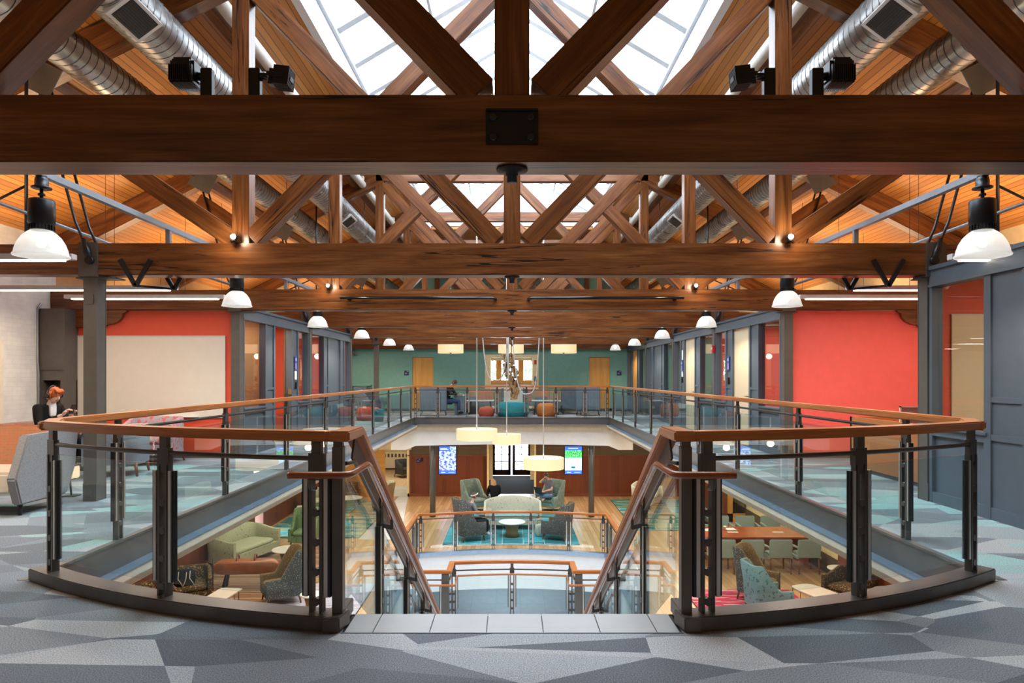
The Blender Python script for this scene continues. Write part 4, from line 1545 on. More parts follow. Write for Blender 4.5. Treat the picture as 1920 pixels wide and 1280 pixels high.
# bridge landing at the foot of the stair with a stepped-out bay
mb = MB()
mb.b2((-XH, 9.8, ZL - .3), (XH, 13.2, ZL)); mb.b2((-1.2, 13.2, ZL - .3), (1.2, 13.95, ZL))
struct('floor_bridge', mb, 'pale_tile')
bay = [(-2.5, 13.22), (-1.22, 13.22), (-1.22, 13.85), (-.6, 13.93), (0, 13.96), (.6, 13.93), (1.22, 13.85), (1.22, 13.22), (2.5, 13.22)]
dd = [0]
for a, b_ in zip(bay, bay[1:]): dd.append(dd[-1] + math.hypot(b_[0] - a[0], b_[1] - a[1]))
mid_d = (dd[4])
t = railing('bay_railing', 'stepped-out glass railing on the landing at the foot of the stair', bay, [.1, .55, dd[1] - .1, dd[2] + .04, mid_d, dd[6] - .04, dd[7] + .1, dd[8] - .55, dd[8] - .1], (0, 13.2, ZL), H=1.12)
mb = MB()
gb = [(-2.3, 13.12), (-1.10, 13.12), (-1.10, 13.74), (-.6, 13.83), (0, 13.86), (.6, 13.83), (1.10, 13.74), (1.10, 13.12), (2.3, 13.12)]
mb.tube([(a, b_ - 13.2, .86) for a, b_ in gb], .019, 10)
mb.build('grab_rail', 'rail_wood', t)
for s in (-1, 1):
    mb = MB(); mb.b2((s * 1.22, -.02, 0), (s * 1.36, .10, 1.05)); mb.build('corner_post', 'fascia_paint', t)

# ================================================================== lamps
def bell_lamp(label, loc):
    t = thing('bell_lamp', label, 'lamp', loc, 0, 'ribbed glass bell lamps under the raceways')
    # origin at the rim centre (z=0 rim)
    mb = MB()
    prof = [(.198, 0), (.200, .012), (.190, .02), (.183, .06), (.165, .11), (.135, .16), (.10, .195), (.07, .215)]
    rows = []
    segn = 72
    for r, z in prof:
        rows.append([((r + (.0045 if j % 2 else 0)) * math.cos(2 * PI * j / segn), (r + (.0045 if j % 2 else 0)) * math.sin(2 * PI * j / segn), z) for j in range(segn)])
    mb.grid(rows, True, True)
    mb.build('shade', 'ribbed_acrylic', t)
    mb = MB(); mb.lathe([(.084, .215), (.084, .255), (.092, .258), (.092, .27), (.098, .275), (.098, .455), (.09, .467), (.03, .470)], (0, 0, 0), 24)
    for j in range(20):
        a = 2 * PI * j / 20
        mb.box((.088 * math.cos(a), .088 * math.sin(a), .236), (.014, .006, .044), rz=a)
    mb.build('ballast_housing', 'black_metal', t)
    mb = MB(); mb.cyl((0, 0, .465), (0, 0, .56), .014, 10); mb.lathe([(.025, .5), (.028, .51), (.025, .52)], (0, 0, 0), 12)
    mb.lathe([(.035, .555), (.075, .56), (.075, .572), (.05, .58), (.05, .63), (.04, .665)], (0, 0, 0), 20)
    mb.build('mounting', 'dark_steel', t)
    mb = MB(); mb.ball((0, 0, .11), .035, 10, 7); mb.build('bulb', 'bulb_glow', t)
    return t
where = {0: 'before the second truss, largest in view', 1: 'between the second and third truss', 2: 'between the third and fourth truss', 3: 'between the fourth and fifth truss',
         4: 'between the fifth and sixth truss', 5: 'farthest along, close to the teal end wall'}
bl = None
for s in (-1, 1):
    for k in range(6):
        y = 5.63 + 4.0 * k
        lab = 'ribbed glass bell lamp of the %s row, %s' % (side[s], where[k])
        p = (s * 3.88, y, 2.38)
        if bl is None: bl = bell_lamp(lab, p)
        else: dup(bl, p, (k * .4), lab)
        ll = add_light('SPOT', (s * 3.88, y, 2.37), 60, (1, .87, .70), .06, name='bell_lamp_light'); ll.data.spot_size = 2.75; ll.data.spot_blend = .5
    add_light('POINT', (s * 3.88, -1.6, 2.36), 14, (1, .93, .84), .08, name='bell_lamp_light')  # unseen pair of lights added behind the camera, without lamp bodies

# small bright spots on top of the tie beams
for s in (-1, 1):
    for k, (i, x) in enumerate(((1, 3.06), (2, 3.10))):
        t = thing('spot_lamp', 'tiny bright spotlight at the foot of the %s post on the %s tie beam' % (side[s], nth[i]), 'lamp', (s * x, TY[i] - .20, TT + .0))
        mb = MB(); mb.cyl((0, .0, .0), (0, 0, .03), .028); mb.cyl((0, .03, .05), (0, -.03, .05), .035); mb.bar((0, .0, .0), (0, .12, .0), .03, .01); mb.build('housing', 'black_metal', t)
        mb = MB(); mb.ball((0, -.033, .05), .022, 10, 7); mb.build('bulb', 'bulb_glow', t)
        add_light('POINT', (s * x, TY[i] - .30, TT + .06), 6, (1, .85, .6), .03, name='spot_lamp_light')

# tube lights hung across the aisles
def tube_lamp(label, x0, x1, y, z):
    t = thing('tube_lamp', label, 'lamp', ((x0 + x1) / 2, y, z), 0, 'slim tube lamps hung across the aisles')
    hl = (x1 - x0) / 2
    mb = MB(); mb.b2((-hl, -.045, -.02), (hl, .045, .035)); mb.build('housing', 'tube_housing', t, bevel=.004)
    mb = MB(); mb.b2((-hl + .1, -.03, -.034), (hl - .1, .03, -.02)); mb.build('diffuser', 'tube_glow', t)
    for f in (-.5, .5):
        mb = MB(); mb.cyl((hl * f, 0, .03), (hl * f, 0, zroof((x0 + x1) / 2 + hl * f) - z - .02), .003, 5); mb.build('cable', 'dark_steel', t)
    return t
for s in (-1, 1):
    for (xa, xb, y, lab) in ((4.27, 7.6, 6.66, 'slim glowing tube lamp just before the second truss'), (4.40, 7.7, 8.97, 'slim glowing tube lamp hung highest behind the second truss'),
                             (4.19, 6.52, 9.97, 'slim tube lamp with pale housing in front of the third truss'), (5.1, 7.5, 13.4, 'slim tube lamp over the room behind the third truss'),
                             (5.1, 7.5, 17.4, 'slim tube lamp over the room behind the fourth truss'), (4.9, 7.3, 21.5, 'slim tube lamp above the walkway behind the fifth truss')):
        a, b_ = sorted((s * xa, s * xb))
        tube_lamp(lab + ', %s aisle' % side[s], a, b_, y, 2.55 if y < 12 else 2.62)

# black floodlights standing on the nearest tie beam
def flood(label, x, face, big):
    t = thing('floodlight', label, 'floodlight', (x, TY[0] + .0, TT), 0, 'black floodlights on the nearest tie beam')
    mb = MB(); mb.lathe([(.062, 0), (.062, .012), (.05, .022), (.035, .024)], (0, 0, 0), 20); mb.box((0, 0, .10), (.062, .045, .17)); mb.build('stand', 'black_metal', t, bevel=.004)
    if big:
        mb = MB(); mb.box((face * .115, 0, .165), (.13, .13, .13)); h = mb.build('head', 'clamp_black', t, bevel=.018)
        mb = MB()
        for j in range(12): mb.box((face * .115 - .06 + j * .0109, -.067, .14), (.005, .012, .085))
        for j in range(12): mb.box((face * .115 - .06 + j * .0109, 0, .098), (.005, .12, .014))
    else:
        mb = MB(); mb.box((face * .125, 0, .135), (.15, .11, .085), rot=Matrix.Rotation(.12 * face, 3, 'Y')); h = mb.build('head', 'clamp_black', t, bevel=.03)
        mb = MB()
        for j in range(9): mb.box((face * (.155 + .0), -.05 + j * .0125, .135), (.085, .004, .10), rot=Matrix.Rotation(.12 * face, 3, 'Y'))
    mb.build('cooling_fins', 'black_metal', h)
    mb = MB(); mb.cyl((face * .02, 0, .14), (face * .06, 0, .15), .022); mb.build('swivel', 'black_metal', t)
for s in (-1, 1):
    flood('black floodlight with a square finned head turned outward, %s pair' % side[s], s * 1.655, s, True)
    flood('black floodlight with a long finned head turned inward, %s pair' % side[s], s * 1.395, -s, False)

# drum lamps
def drum(label, loc, r, h, rod, group):
    t = thing('drum_lamp', label, 'lamp', loc, 0, group)
    mb = MB(); mb.lathe([(r, 0), (r, h)], (0, 0, 0), 40, False, False); mb.lathe([(r - .01, h), (r - .01, 0)], (0, 0, 0), 40, False, False); mb.build('shade', 'drum_glow', t)
    mb = MB(); mb.lathe([(.001, h - .03), (r - .012, h - .03)], (0, 0, 0), 40, False, False); mb.lathe([(r - .012, .02), (.001, .02)], (0, 0, 0), 40, False, False)
    mb.build('diffuser_disc', 'white_laminate', t)
    mb = MB(); mb.cyl((0, 0, h - .03), (0, 0, h + .12), .02, 8); mb.cyl((0, 0, h + .1), (0, 0, rod), .018, 8); mb.build('rod', 'white_pipe' if rod > 1 else 'dark_steel', t)
    mb = MB(); mb.cyl((0, 0, -.02), (0, 0, .03), .03, 10); mb.build('finial', 'dark_steel', t)
    add_light('POINT', (loc[0], loc[1], loc[2] + h * .5), 3, WARM, .12, name='drum_light')
    add_light('POINT', (loc[0], loc[1], loc[2] - .12), 3, WARM, .1, name='drum_light')
    return t
G1 = 'three hanging drum lamps over the opening'
yd = 20.6
def dz(py, d=20.6): return EYE - (py - 706) * d / 1280
def rodlen(x, z): return ZT + (RIDGE - ZT) * (1 - abs(x) / XK) - z
drum('hanging drum lamp on the left, highest of the three over the opening', ((894 - 960) * yd / 1280, yd, dz(824)), .615, .33, rodlen(1.06, dz(824)), G1)
drum('small hanging drum lamp in the middle of the three over the opening', ((950 - 960) * 22.0 / 1280, 22.0, dz(832, 22.0)), .46, .32, rodlen(.17, dz(832, 22.0)), G1)
drum('hanging drum lamp on the right, lowest of the three over the opening', ((1019 - 960) * yd / 1280, yd, dz(878)), .615, .33, rodlen(.95, dz(878)), G1)
G2 = 'drum lamps close under the sixth truss'
for px, nm in ((845, 'left'), (958, 'middle'), (1057, 'right')):
    drum('round cream drum lamp near the far wall, %s of the row of three' % nm, ((px - 960) * 25.2 / 1280, 25.2, 2.26), .47, .33, 4.14, G2)

# hanging sculpture of little wooden blocks with looping cords
rb = MB(); rb.b2((-1.15, 21.32, 2.93), (1.1, 21.38, 2.98)); rb.b2((-.08, 21.35, 2.93), (.04, 21.75, 2.98))
for x in (-.9, .85): rb.cyl((x, 21.35, 2.96), (x, 21.35, ZT + (RIDGE - ZT) * (1 - abs(x) / XK)), .01, 6)
tag(rb.build('rigging_bar', 'dark_steel'), 'steel rigging bar above the hanging block sculpture', 'rigging bar')
t = thing('block_sculpture', 'tall hanging sculpture of small wooden blocks in front of the far window', 'sculpture', ((959 - 960) * 21.6 / 1280, 21.6, .68))
rnd = random.Random(3)
mb = MB()
for i in range(330):
    z = rnd.random() * 1.42
    w = .16 + .10 * math.sin(z * 4.3 + 1) ** 2 if z > .25 else .12
    xo = .10 * math.sin(z * 3.1 + .6)
    a = rnd.random() * 6.28; rr = w * (0.45 + .55 * rnd.random())
    sz = .03 + .05 * rnd.random()
    mb.box((xo + rr * math.cos(a), rr * math.sin(a) * .8, z), (sz, sz * .8, sz * (.7 + rnd.random() * .8)), rz=rnd.random() * 3)
o_ = mb.build('block_cluster', 'sculpture_wood', t)
mb = MB(); mb.cyl((0, 0, .1), (0, 0, 2.3), .012, 8); mb.cyl((0, 0, 1.9), (0, 0, 2.3), .03, 8); mb.build('hanging_cable', 'dark_steel', t)
cords = [(905, 633, 927, 712, 952, 640), (961, 640, 992, 738, 1011, 633), (951, 640, 955, 714, 953, 640)]
for k, (x0, y0, xm, ym, x1, y1) in enumerate(cords):
    q = []
    yq = 21.35
    for i in range(17):
        f = i / 16
        px = x0 + (x1 - x0) * f + (xm - (x0 + x1) / 2) * 4 * f * (1 - f) * .6
        py = y0 + (y1 - y0) * f + (ym - (y0 + y1) / 2) * (1 - (2 * f - 1) ** 4 * 1.0)
        q.append(at(px, py, yq))
    a0 = at(x0, y0, yq); a1 = at(x1, y1, yq)
    q = [Vector((a0.x, yq, 2.93))] + q + [Vector((a1.x, yq, 2.93))]
    mb = MB(); mb.tube(q, .017, 6)
    tag(mb.build('hanging_cord', 'rope'), ['pale cord looping down left of the block sculpture', 'pale cord looping down lowest, right of the block sculpture', 'short narrow pale cord loop over the block sculpture'][k], 'cord')
# ================================================================== partitions and rooms of the upper floor
XP = 4.71
dcount = [6]; wcount = [3]
def partition(s, nm, y0, y1, elems, top=2.60):
    """glazed wall along y at x = s*XP; elems: (kind, ya, yb[, extra])"""
    mb = MB()
    xa, xb = s * (XP - .06), s * (XP + .06)
    mb.b2((s * (XP - .064), y0, top - .20), (s * (XP + .064), y1, top - .001))
    mb.b2((s * (XP - .085), y0, top - .03), (s * (XP + .085), y1, top + .012))
    mb.b2((s * (XP - .075), y0, top - .215), (s * (XP + .075), y1, top - .19))
    ya_, yb_ = s * (XP - .056), s * (XP + .056)
    for e in elems:
        k, a, b_ = e[0], e[1], e[2]
        if k == 'win':
            mb.b2((xa, a, .0), (xb, a + .05, top - .2)); mb.b2((xa, b_ - .05, 0), (xb, b_, top - .2))
            mb.b2((ya_, a + .05, .74), (yb_, b_ - .05, .84)); mb.b2((ya_, a + .05, 0), (yb_, b_ - .05, .12)); mb.b2((s * (XP - .08), a, .815), (s * (XP + .08), b_, .84))
            mb.b2((s * (XP - .02), a, .12), (s * (XP + .02), b_, .74))
        elif k == 'panel':
            mb.b2((xa, a, 0), (xb, a + .045, top - .2)); mb.b2((xa, b_ - .045, 0), (xb, b_, top - .2))
            mb.b2((ya_, a + .045, 0), (yb_, b_ - .045, .12)); mb.b2((ya_, a + .045, .77), (yb_, b_ - .045, .83)); mb.b2((ya_, a + .045, 1.14), (yb_, b_ - .045, 1.19))
            mb.b2((s * (XP - .04), a, .1), (s * (XP + .04), b_, top - .2))
        elif k in ('door', 'open'):
            mb.b2((xa, a, 0), (xb, a + .05, top - .2)); mb.b2((xa, b_ - .05, 0), (xb, b_, top - .2))
    w = struct('wall_partition_' + nm, mb, 'partition_paint')
    for e in elems:
        k, a, b_ = e[0], e[1], e[2]
        if k == 'win':
            g = MB(); g.b2((s * (XP + .01), a + .05, .84), (s * (XP + .02), b_ - .05, top - .2))
            wn = struct('window_%d' % wcount[0], g, 'window_glass'); wcount[0] += 1
        elif k in ('door', 'open'):
            mat = e[3]
            g = MB()
            if k == 'door':
                g.b2((s * (XP - .02), a + .055, .02), (s * (XP + .03), b_ - .055, top - .21))
            else:
                # leaf standing open into the room, hinged on the far jamb
                g.bar((s * (XP + .09), b_ - .04, 1.2), (s * (XP + .22), b_ + .85, 1.2), .045, 2.36)
            dd_ = struct('door_%d' % dcount[0], g, mat, bevel=.003); dcount[0] += 1
            g = MB(); hy = a + .13
            if k == 'door':
                g.cyl((s * (XP - .03), hy, 1.0), (s * (XP - .07), hy, 1.0), .012, 8); g.bar((s * (XP - .07), hy - .01, 1.0), (s * (XP - .07), hy + .11, 1.0), .018, .018)
            else:
                g.b2((s * (XP - .055), b_ - .09, 1.02), (s * (XP + .0), b_ - .05, 1.14))
            g.build('door_handle', 'brass', dd_)
    return w
def bay(s, nm, p, doorm='cream_board', opened=False, slim=False):
    e = [('win', p + .12, p + 1.22), ('panel', p + 1.22, p + 1.66), ('open' if opened else 'door', p + 1.66, p + 2.75, doorm), ('panel', p + 2.75, p + 3.15), ('win', p + 3.15, p + 3.90)]
    if slim:
        e = [('win', p + .12, p + 1.22), ('panel', p + 1.22, p + 1.60), ('door', p + 1.60, p + 2.85, doorm), ('panel', p + 2.85, p + 3.25), ('win', p + 3.25, p + 3.90)]
    return partition(s, nm, p + .10, p + 3.92, e)
MATS['door_grey'] = MATS['partition_paint']
bay(-1, 'left_1', TY[2], 'olive_wall', True)
bay(-1, 'left_2', TY[3], 'door_grey', slim=True)
bay(1, 'right_1', TY[2], 'cream_board')
bay(1, 'right_2', TY[3], 'cream_board')
bay(1, 'right_3', TY[4], 'door_grey', slim=True)
bay(1, 'right_4', TY[5], 'door_wood')
partition(1, 'right_near', .5, TY[1] - .10, [('win', 6.68, TY[1] - .10), ('panel', 6.18, 6.68), ('door', 4.9, 6.18, 'mirror_black'), ('panel', 4.4, 4.9), ('win', 2.6, 4.4), ('panel', 2.0, 2.6)])

def xwall(name, x0, x1, y, mat, z1=TB, th=.10):
    mb = MB(); mb.b2((x0, y, 0), (x1, y + th, z1))
    return struct(name, mb, mat)
xwall('wall_red_left', -XW, -4.80, TY[2] - .02, 'coral_wall_left', TB)
xwall('wall_tan_room', -XW, -4.80, 13.15, 'tan_wall', TB)
xwall('wall_room_left', -XW, -4.80, TY[3] + .02, 'coral_wall_left')
xwall('wall_room_left_2', -XW, -4.80, TY[4] + .02, 'coral_wall_right')
xwall('wall_red_right', 4.80, XW, TY[2] - .02, 'coral_wall_right')
xwall('wall_red_right_near', 4.80, XW, TY[1] + .06, 'coral_wall_left')
xwall('wall_room_right', 4.80, XW, TY[3] + .02, 'coral_wall_right')
xwall('wall_room_right_2', 4.80, XW, TY[4] + .02, 'teal_wall')
xwall('wall_room_right_3', 4.80, XW, TY[5] + .02, 'teal_wall')
for nm, x0, x1, y in (('baseboard_left', -XW, -4.8, TY[2] - .02), ('baseboard_right', 4.8, XW, TY[2] - .02)):
    mb = MB(); mb.b2((x0, y - .012, 0), (x1, y, .10)); struct(nm, mb, 'fascia_paint')

# dark casing with a niche at the left outer wall
mb = MB()
x0, x1, y0, y1 = -XW, -7.42, 11.32, 11.68
mb.b2((x0, y0, .0), (x1, y1, .75)); mb.b2((x0, y0, 1.33), (x1, y1, 2.52)); mb.b2((x0, y0, .75), (x0 + .07, y1, 1.33)); mb.b2((x1 - .07, y0, .75), (x1, y1, 1.33)); mb.b2((x0, y1 - .05, .75), (x1, y1, 1.33))
mb.b2((x0 - .01, y0 - .015, 1.50), (x1 + .01, y0, 2.52))
struct('trim_casing', mb, 'column_paint')
mb = MB(); mb.tube([(-7.82, 11.28, .3), (-7.82, 11.28, 1.4), (-7.84, 11.28, 1.7), (-7.84, 11.28, 2.5), (-7.78, 11.28, 2.6)], .018, 8)
tag(mb.build('wall_conduit', 'conduit'), 'thin conduit running up the corner of the white brick wall', 'conduit')
mb = MB(); mb.b2((-XW - .01, 8.2, 0), (-XW + .03, 9.1, 2.02)); mb.b2((-XW, 10.38, 0), (-XW + .03, 10.5, 1.95)); 
struct('trim_2', mb, 'cream_trim')

# boards on the walls
def board(name, label, cat, x0, x1, z0, z1, y, mat, tray=True):
    t = thing(name, label, cat, ((x0 + x1) / 2, y, z0))
    w, h = (x1 - x0) / 2, z1 - z0
    mb = MB(); mb.b2((-w, -.02, 0), (w, 0, h)); mb.build('surface', mat, t, bevel=.003)
    mb = MB(); mb.b2((-w - .008, -.026, h), (w + .008, 0, h + .012)); mb.b2((-w - .008, -.026, -.012), (w + .008, 0, 0)); mb.build('edge_trim', 'tube_housing', t)
    if tray:
        mb = MB(); mb.b2((w - 1.05, -.09, .005), (w - .45, -.02, .02)); mb.build('pen_tray', 'white_laminate', t)
    return t
board('whiteboard', 'very wide cream whiteboard on the left red wall', 'whiteboard', -7.46, -4.90, .70, 2.08, TY[2] - .03, 'whiteboard')
board('pin_board', 'tall cream board on the red wall behind the right near window', 'board', 4.99, 6.4, .80, 2.09, TY[1] + .055, 'cream_board', False)

# door signs, card readers, fire alarm
def sign_side(s, y, z, label, kind):
    t = thing('door_sign', label, 'sign', (s * (XP - .062), y, z))
    q = lambda a, b_: MB().b2((min(0, -s * a), b_[0], b_[2]), (max(0, -s * a), b_[1], b_[3]))
    if kind == 'sign':
        q(.008, (-.07, .07, -.15, .15)).build('plate', 'blue_sign', t)
        q(.010, (-.06, .06, -.13, .0)).build('room_label', 'lilac_sign', t)
        q(.010, (-.02, .03, .05, .11)).build('symbol', 'paper', t)
    return t
def reader(s, y, label, z=1.22):
    mb = MB(); mb.box((0, 0, 0), (.035, .07, .15)); o_ = mb.build('card_reader', 'black_metal', None, bevel=.006); o_.location = (s * (XP - .078), y, z)
    tag(o_, label, 'card reader')
sign_side(1, TY[2] + 2.95, 1.68, 'blue and lilac door sign beside the first cream door of the right partition', 'sign')
sign_side(1, TY[3] + 2.95, 1.68, 'blue and lilac door sign beside the second cream door of the right partition', 'sign')
sign_side(-1, TY[2] + 2.95, 1.68, 'blue and lilac door sign on the left partition beside the open door', 'sign')
reader(1, TY[2] + 2.90, 'black card reader under the blue sign of the first cream door, right partition', 1.30)
reader(1, TY[3] + 2.88, 'black card reader by the second cream door of the right partition', 1.30)
reader(-1, TY[2] + 2.95, 'black card reader on the left partition, under the blue sign', 1.20)
for (s, y, z, h, lab) in ((1, TY[3] + 2.90, 1.98, .26, 'white notice sheet above the sign on the right partition, second bay'), (1, TY[3] + 2.92, 1.47, .16, 'small white note under the sign on the right partition, second bay'), (-1, TY[2] + 2.95, 1.42, .18, 'small white note on the left partition between sign and card reader')):
    mb = MB(); mb.box((0, 0, 0), (.006, .14, h)); o_ = mb.build('notice', 'paper'); o_.location = (s * (XP - .065), y, z)
    tag(o_, lab, 'notice')
t = thing('fire_alarm', 'red fire alarm strobe on the column of the right partition', 'fire alarm', (XP - .10, TY[3] - .06, 2.02))
mb = MB(); mb.box((0, 0, 0), (.06, .11, .16)); mb.build('body', 'alarm_red', t, bevel=.008)
mb = MB(); mb.box((-.03, 0, .02), (.02, .06, .05)); mb.build('strobe', 'white_laminate', t)
def wall_sign(x, z, label, w=.19, h=.19, y=YF):
    t = thing('wall_sign', label, 'sign', (x, y - .012, z), 0)
    mb = MB(); mb.box((0, 0, 0), (w, .012, h)); mb.build('plate', 'navy_sign', t)
    mb = MB(); mb.box((w * .22, -.008, h * .30), (w * .38, .004, h * .14)); mb.box((-w * .12, -.008, -.0), (w * .5, .004, h * .12)); mb.box((-w * .12, -.008, -h * .17), (w * .45, .004, h * .10))
    mb.build('lettering', 'lilac_sign', t)
wall_sign(-4.29, 1.54, 'dark blue square sign left of the left ochre door on the teal wall')
wall_sign(4.36, 1.54, 'dark blue square sign right of the right ochre door on the teal wall')
wall_sign(-3.80, ZL + 1.55 - .1, 'dark blue square sign on the lower wood panelling beside the corridor', .16, .16, LY)
for (x, z, y, lab) in ((-3.10, -2.0 + .0, LY, 'black switch plate on the lower wood panelling under the small sign'), (-1.78, -2.95, LY, 'black outlet on the lower wood panelling below the left screen')):
    mb = MB(); mb.box((0, 0, 0), (.10, .012, .16)); o_ = mb.build('switch_plate', 'black_metal'); o_.location = (x if x < -3.5 else (-3.66 if x == -3.10 else x), y - .008, -1.98 if x == -3.10 else -2.85)
    tag(o_, lab, 'switch plate')
t = thing('niche_sign', 'small red fire alarm high on the right cheek of the window niche', 'fire alarm', (nx1 - .08, YF - .02, 1.98))
mb = MB(); mb.box((0, 0, 0), (.09, .03, .17)); mb.build('body', 'alarm_red', t)
mb = MB(); mb.box((-.07, -.02, -.68), (.10, .02, .2)); o_ = mb.build('wall_sign', 'navy_sign'); o_.location = (nx1 - .0, YF - .02, 1.98); tag(o_, 'small dark sign on the right cheek of the window niche', 'sign')
mb = MB(); mb.box((0, 0, 0), (.08, .03, .12)); o_ = mb.build('pull_station', 'alarm_red'); o_.location = (nx1 - .08, YF - .02, .95 + .1); tag(o_, 'small red pull station low on the right cheek of the window niche', 'fire alarm')

# wall screens on the lower floor
def screen(label, x, kind):
    t = thing('wall_screen', label, 'screen', (x, LY - .06, -2.56), 0)
    w, h = .34, 1.12
    z0 = 0
    mb = MB(); mb.b2((-w - .02, 0, -.02), (w + .02, .05, h + .02)); mb.build('bezel', 'screen_dark', t, bevel=.004)
    def patch(x0, x1, za, zb, m, nm, d=.004):
        g = MB(); o = 0
        g.v += [(x0, -d, za), (x1, -d, za), (x1, -d, zb), (x0, -d, zb)]; g.face((0, 1, 2, 3), [(0, 0), (1, 0), (1, 1.6), (0, 1.6)])
        return g.build(nm, m, t)
    patch(-w, w, 0, .15, 'screen_blue', 'footer_band')
    if kind == 'burst':
        patch(-w, w, .15, h, 'screen_burst', 'picture')
        patch(-w, .10, h - .19, h, 'screen_blue', 'title_band', .006)
        g = MB()
        for (a, b_, z) in ((-.29, -.02, h - .09), (-.29, .04, h - .125)):
            for i in range(9):
                xx = a + (b_ - a) * i / 9
                g.b2((xx, -.010, z - .012), (xx + (b_ - a) / 9 * .8, -.008, z + .012))
        g.build('lettering', 'screen_white', t)
    else:
        patch(-w, w, .15, .66, 'screen_water', 'water')
        patch(-w, w, .66, h - .16, 'screen_green', 'trees')
        patch(-w, w, h - .16, h, 'screen_blue', 'title_band')
        g = MB()
        for i in range(12):
            xx = -.2 + .4 * i / 12
            g.b2((xx, -.008, h - .095), (xx + .026, -.006, h - .065))
        g.build('lettering', 'screen_white', t)
        g = MB()  # wading bird
        g.tube([(-.09, -.008, .43), (-.06, -.008, .40), (-.07, -.008, .34), (-.05, -.008, .28)], .008, 5); g.ball((0, -.008, .27), (.09, .004, .045), 10, 6)
        g.tube([(-.01, -.008, .24), (-.04, -.008, .16)], .005, 5); g.tube([(.03, -.008, .24), (.05, -.008, .16)], .005, 5)
        g.build('bird_picture', 'screen_teal', t)
    g = MB()
    for i in range(5): g.b2((-.26 + i * .036, -.010, .05), (-.235 + i * .036, -.008, .08))
    for i in range(7): g.b2((.04 + i * .036, -.010, .06), (.068 + i * .036, -.008, .075)); 
    g.build('footer_lettering', 'screen_white', t)
screen('upright wall screen left of the entrance showing a bright blue burst picture', -2.62, 'burst')
screen('upright wall screen right of the entrance showing green trees over pale water', 2.49, 'green')
# ================================================================== furniture builders
def smooth01(t):
    t = max(0, min(1, t)); return t * t * (3 - 2 * t)

def shell(w, d, h_arm, h_back, t_=.08, z0=.16, seat=.40, rec=.12, flare=.0, front=0.0, power=.42, arm_frac=.45, n=30, taper=.0, peak=0.0):
    """U-shaped upholstered shell, open towards -y; returns (outer MB, inner MB)"""
    pts = []
    for i in range(n + 1):
        a = PI + PI * i / n      # left front -> back -> right front measured on a superellipse
        cx = math.cos(a); sy = -math.sin(a)
        x = math.copysign(abs(cx) ** power, cx) * w / 2
        y = abs(sy) ** power * d * .62 if sy > 0 else 0
        pts.append((x, y - d / 2 + d * .38))
    # straight arms running forward
    pts = [(-w / 2, -d / 2), (-w / 2, -d / 2 + d * .19)] + pts + [(w / 2, -d / 2 + d * .19), (w / 2, -d / 2)]
    out, inn = [], []
    for k, (x, y) in enumerate(pts):
        f = (y + d / 2) / d
        hh = h_arm + (h_back - h_arm) * smooth01((f - arm_frac * .5) / ((1 - arm_frac * .5) * .68)) + peak * max(0, 1 - (2 * x / w) ** 2) * smooth01(f * 1.4 - .4)
        r = math.hypot(x, max(y, 0) + .001)
        # inward direction
        ix = -x / (w / 2) ; iy = -max(0, (y + .0)) / (d / 2)
        if f < .5: iy = 0
        l = math.hypot(ix, iy) or 1
        ix, iy = ix / l * t_, iy / l * t_
        def P(zz, inner, fx=1):
            rr = rec * max(0, zz - seat) * smooth01(f)
            fl = flare * (zz - z0) * (1 if not inner else .7) * (x / (w / 2))
            tp = -taper * (1 - (zz - z0) / (h_back - z0))
            return (x * (1 + tp) + fl + (ix if inner else 0), y + rr + tp * y * .5 + (iy if inner else 0), zz)
        zm = z0 + (hh - z0) * .5
        out.append([P(z0, False), P(zm, False), P(hh - .02, False)])
        a1 = P(hh - .02, False); a2 = P(hh - .02, True)
        mid_ = ((a1[0] + a2[0]) / 2, (a1[1] + a2[1]) / 2, hh)
        out[-1].append(tuple((mid_[i] + a1[i]) / 2 + (0, 0, .008)[i] for i in range(3)))
        out[-1].append(mid_)
        inn.append([mid_, tuple((mid_[i] + a2[i]) / 2 + (0, 0, .008)[i] for i in range(3)), a2, P((hh + seat) / 2, True), P(min(seat, hh - .05), True), P(z0 + .02, True)])
    o = MB(); o.grid([list(r_) for r_ in out]); i_ = MB(); i_.grid([list(r_) for r_ in inn])
    for side_ in (0, -1):
        row = [Vector(p) for p in out[side_]] + [Vector(p) for p in inn[side_][1:]]
        k = len(o.v); o.v += [tuple(p) for p in row]; idx = list(range(k, k + len(row)))
        o.face(idx if side_ else idx[::-1])
    return o, i_

def cushion(mb, c, s, power=.32, seg=28):
    hz = s[2] / 2
    prof = []
    for i in range(9):
        a = -PI / 2 + PI * i / 8
        prof.append((max(.001, math.cos(a) ** .35 if math.cos(a) > 0 else 0.001), math.copysign(abs(math.sin(a)) ** .8, math.sin(a)) * hz))
    mb.lathe(prof, c, seg, True, True, s[0] / 2, s[1] / 2, power)
    return mb

def leg_mb(x, y, z1, dx=0, dy=0, r0=.028, r1=.016):
    mb = MB(); mb.tube([(x, y, z1), (x + dx, y + dy, 0)], [r0, r1], 8); return mb

def add_legs(t, w, d, z1, mat='leg_wood', splay=.03, r0=.028, r1=.016):
    for sx in (-1, 1):
        for sy_ in (-1, 1):
            leg_mb(sx * w / 2, sy_ * d / 2, z1, sx * splay, sy_ * splay, r0, r1).build('leg', mat, t)

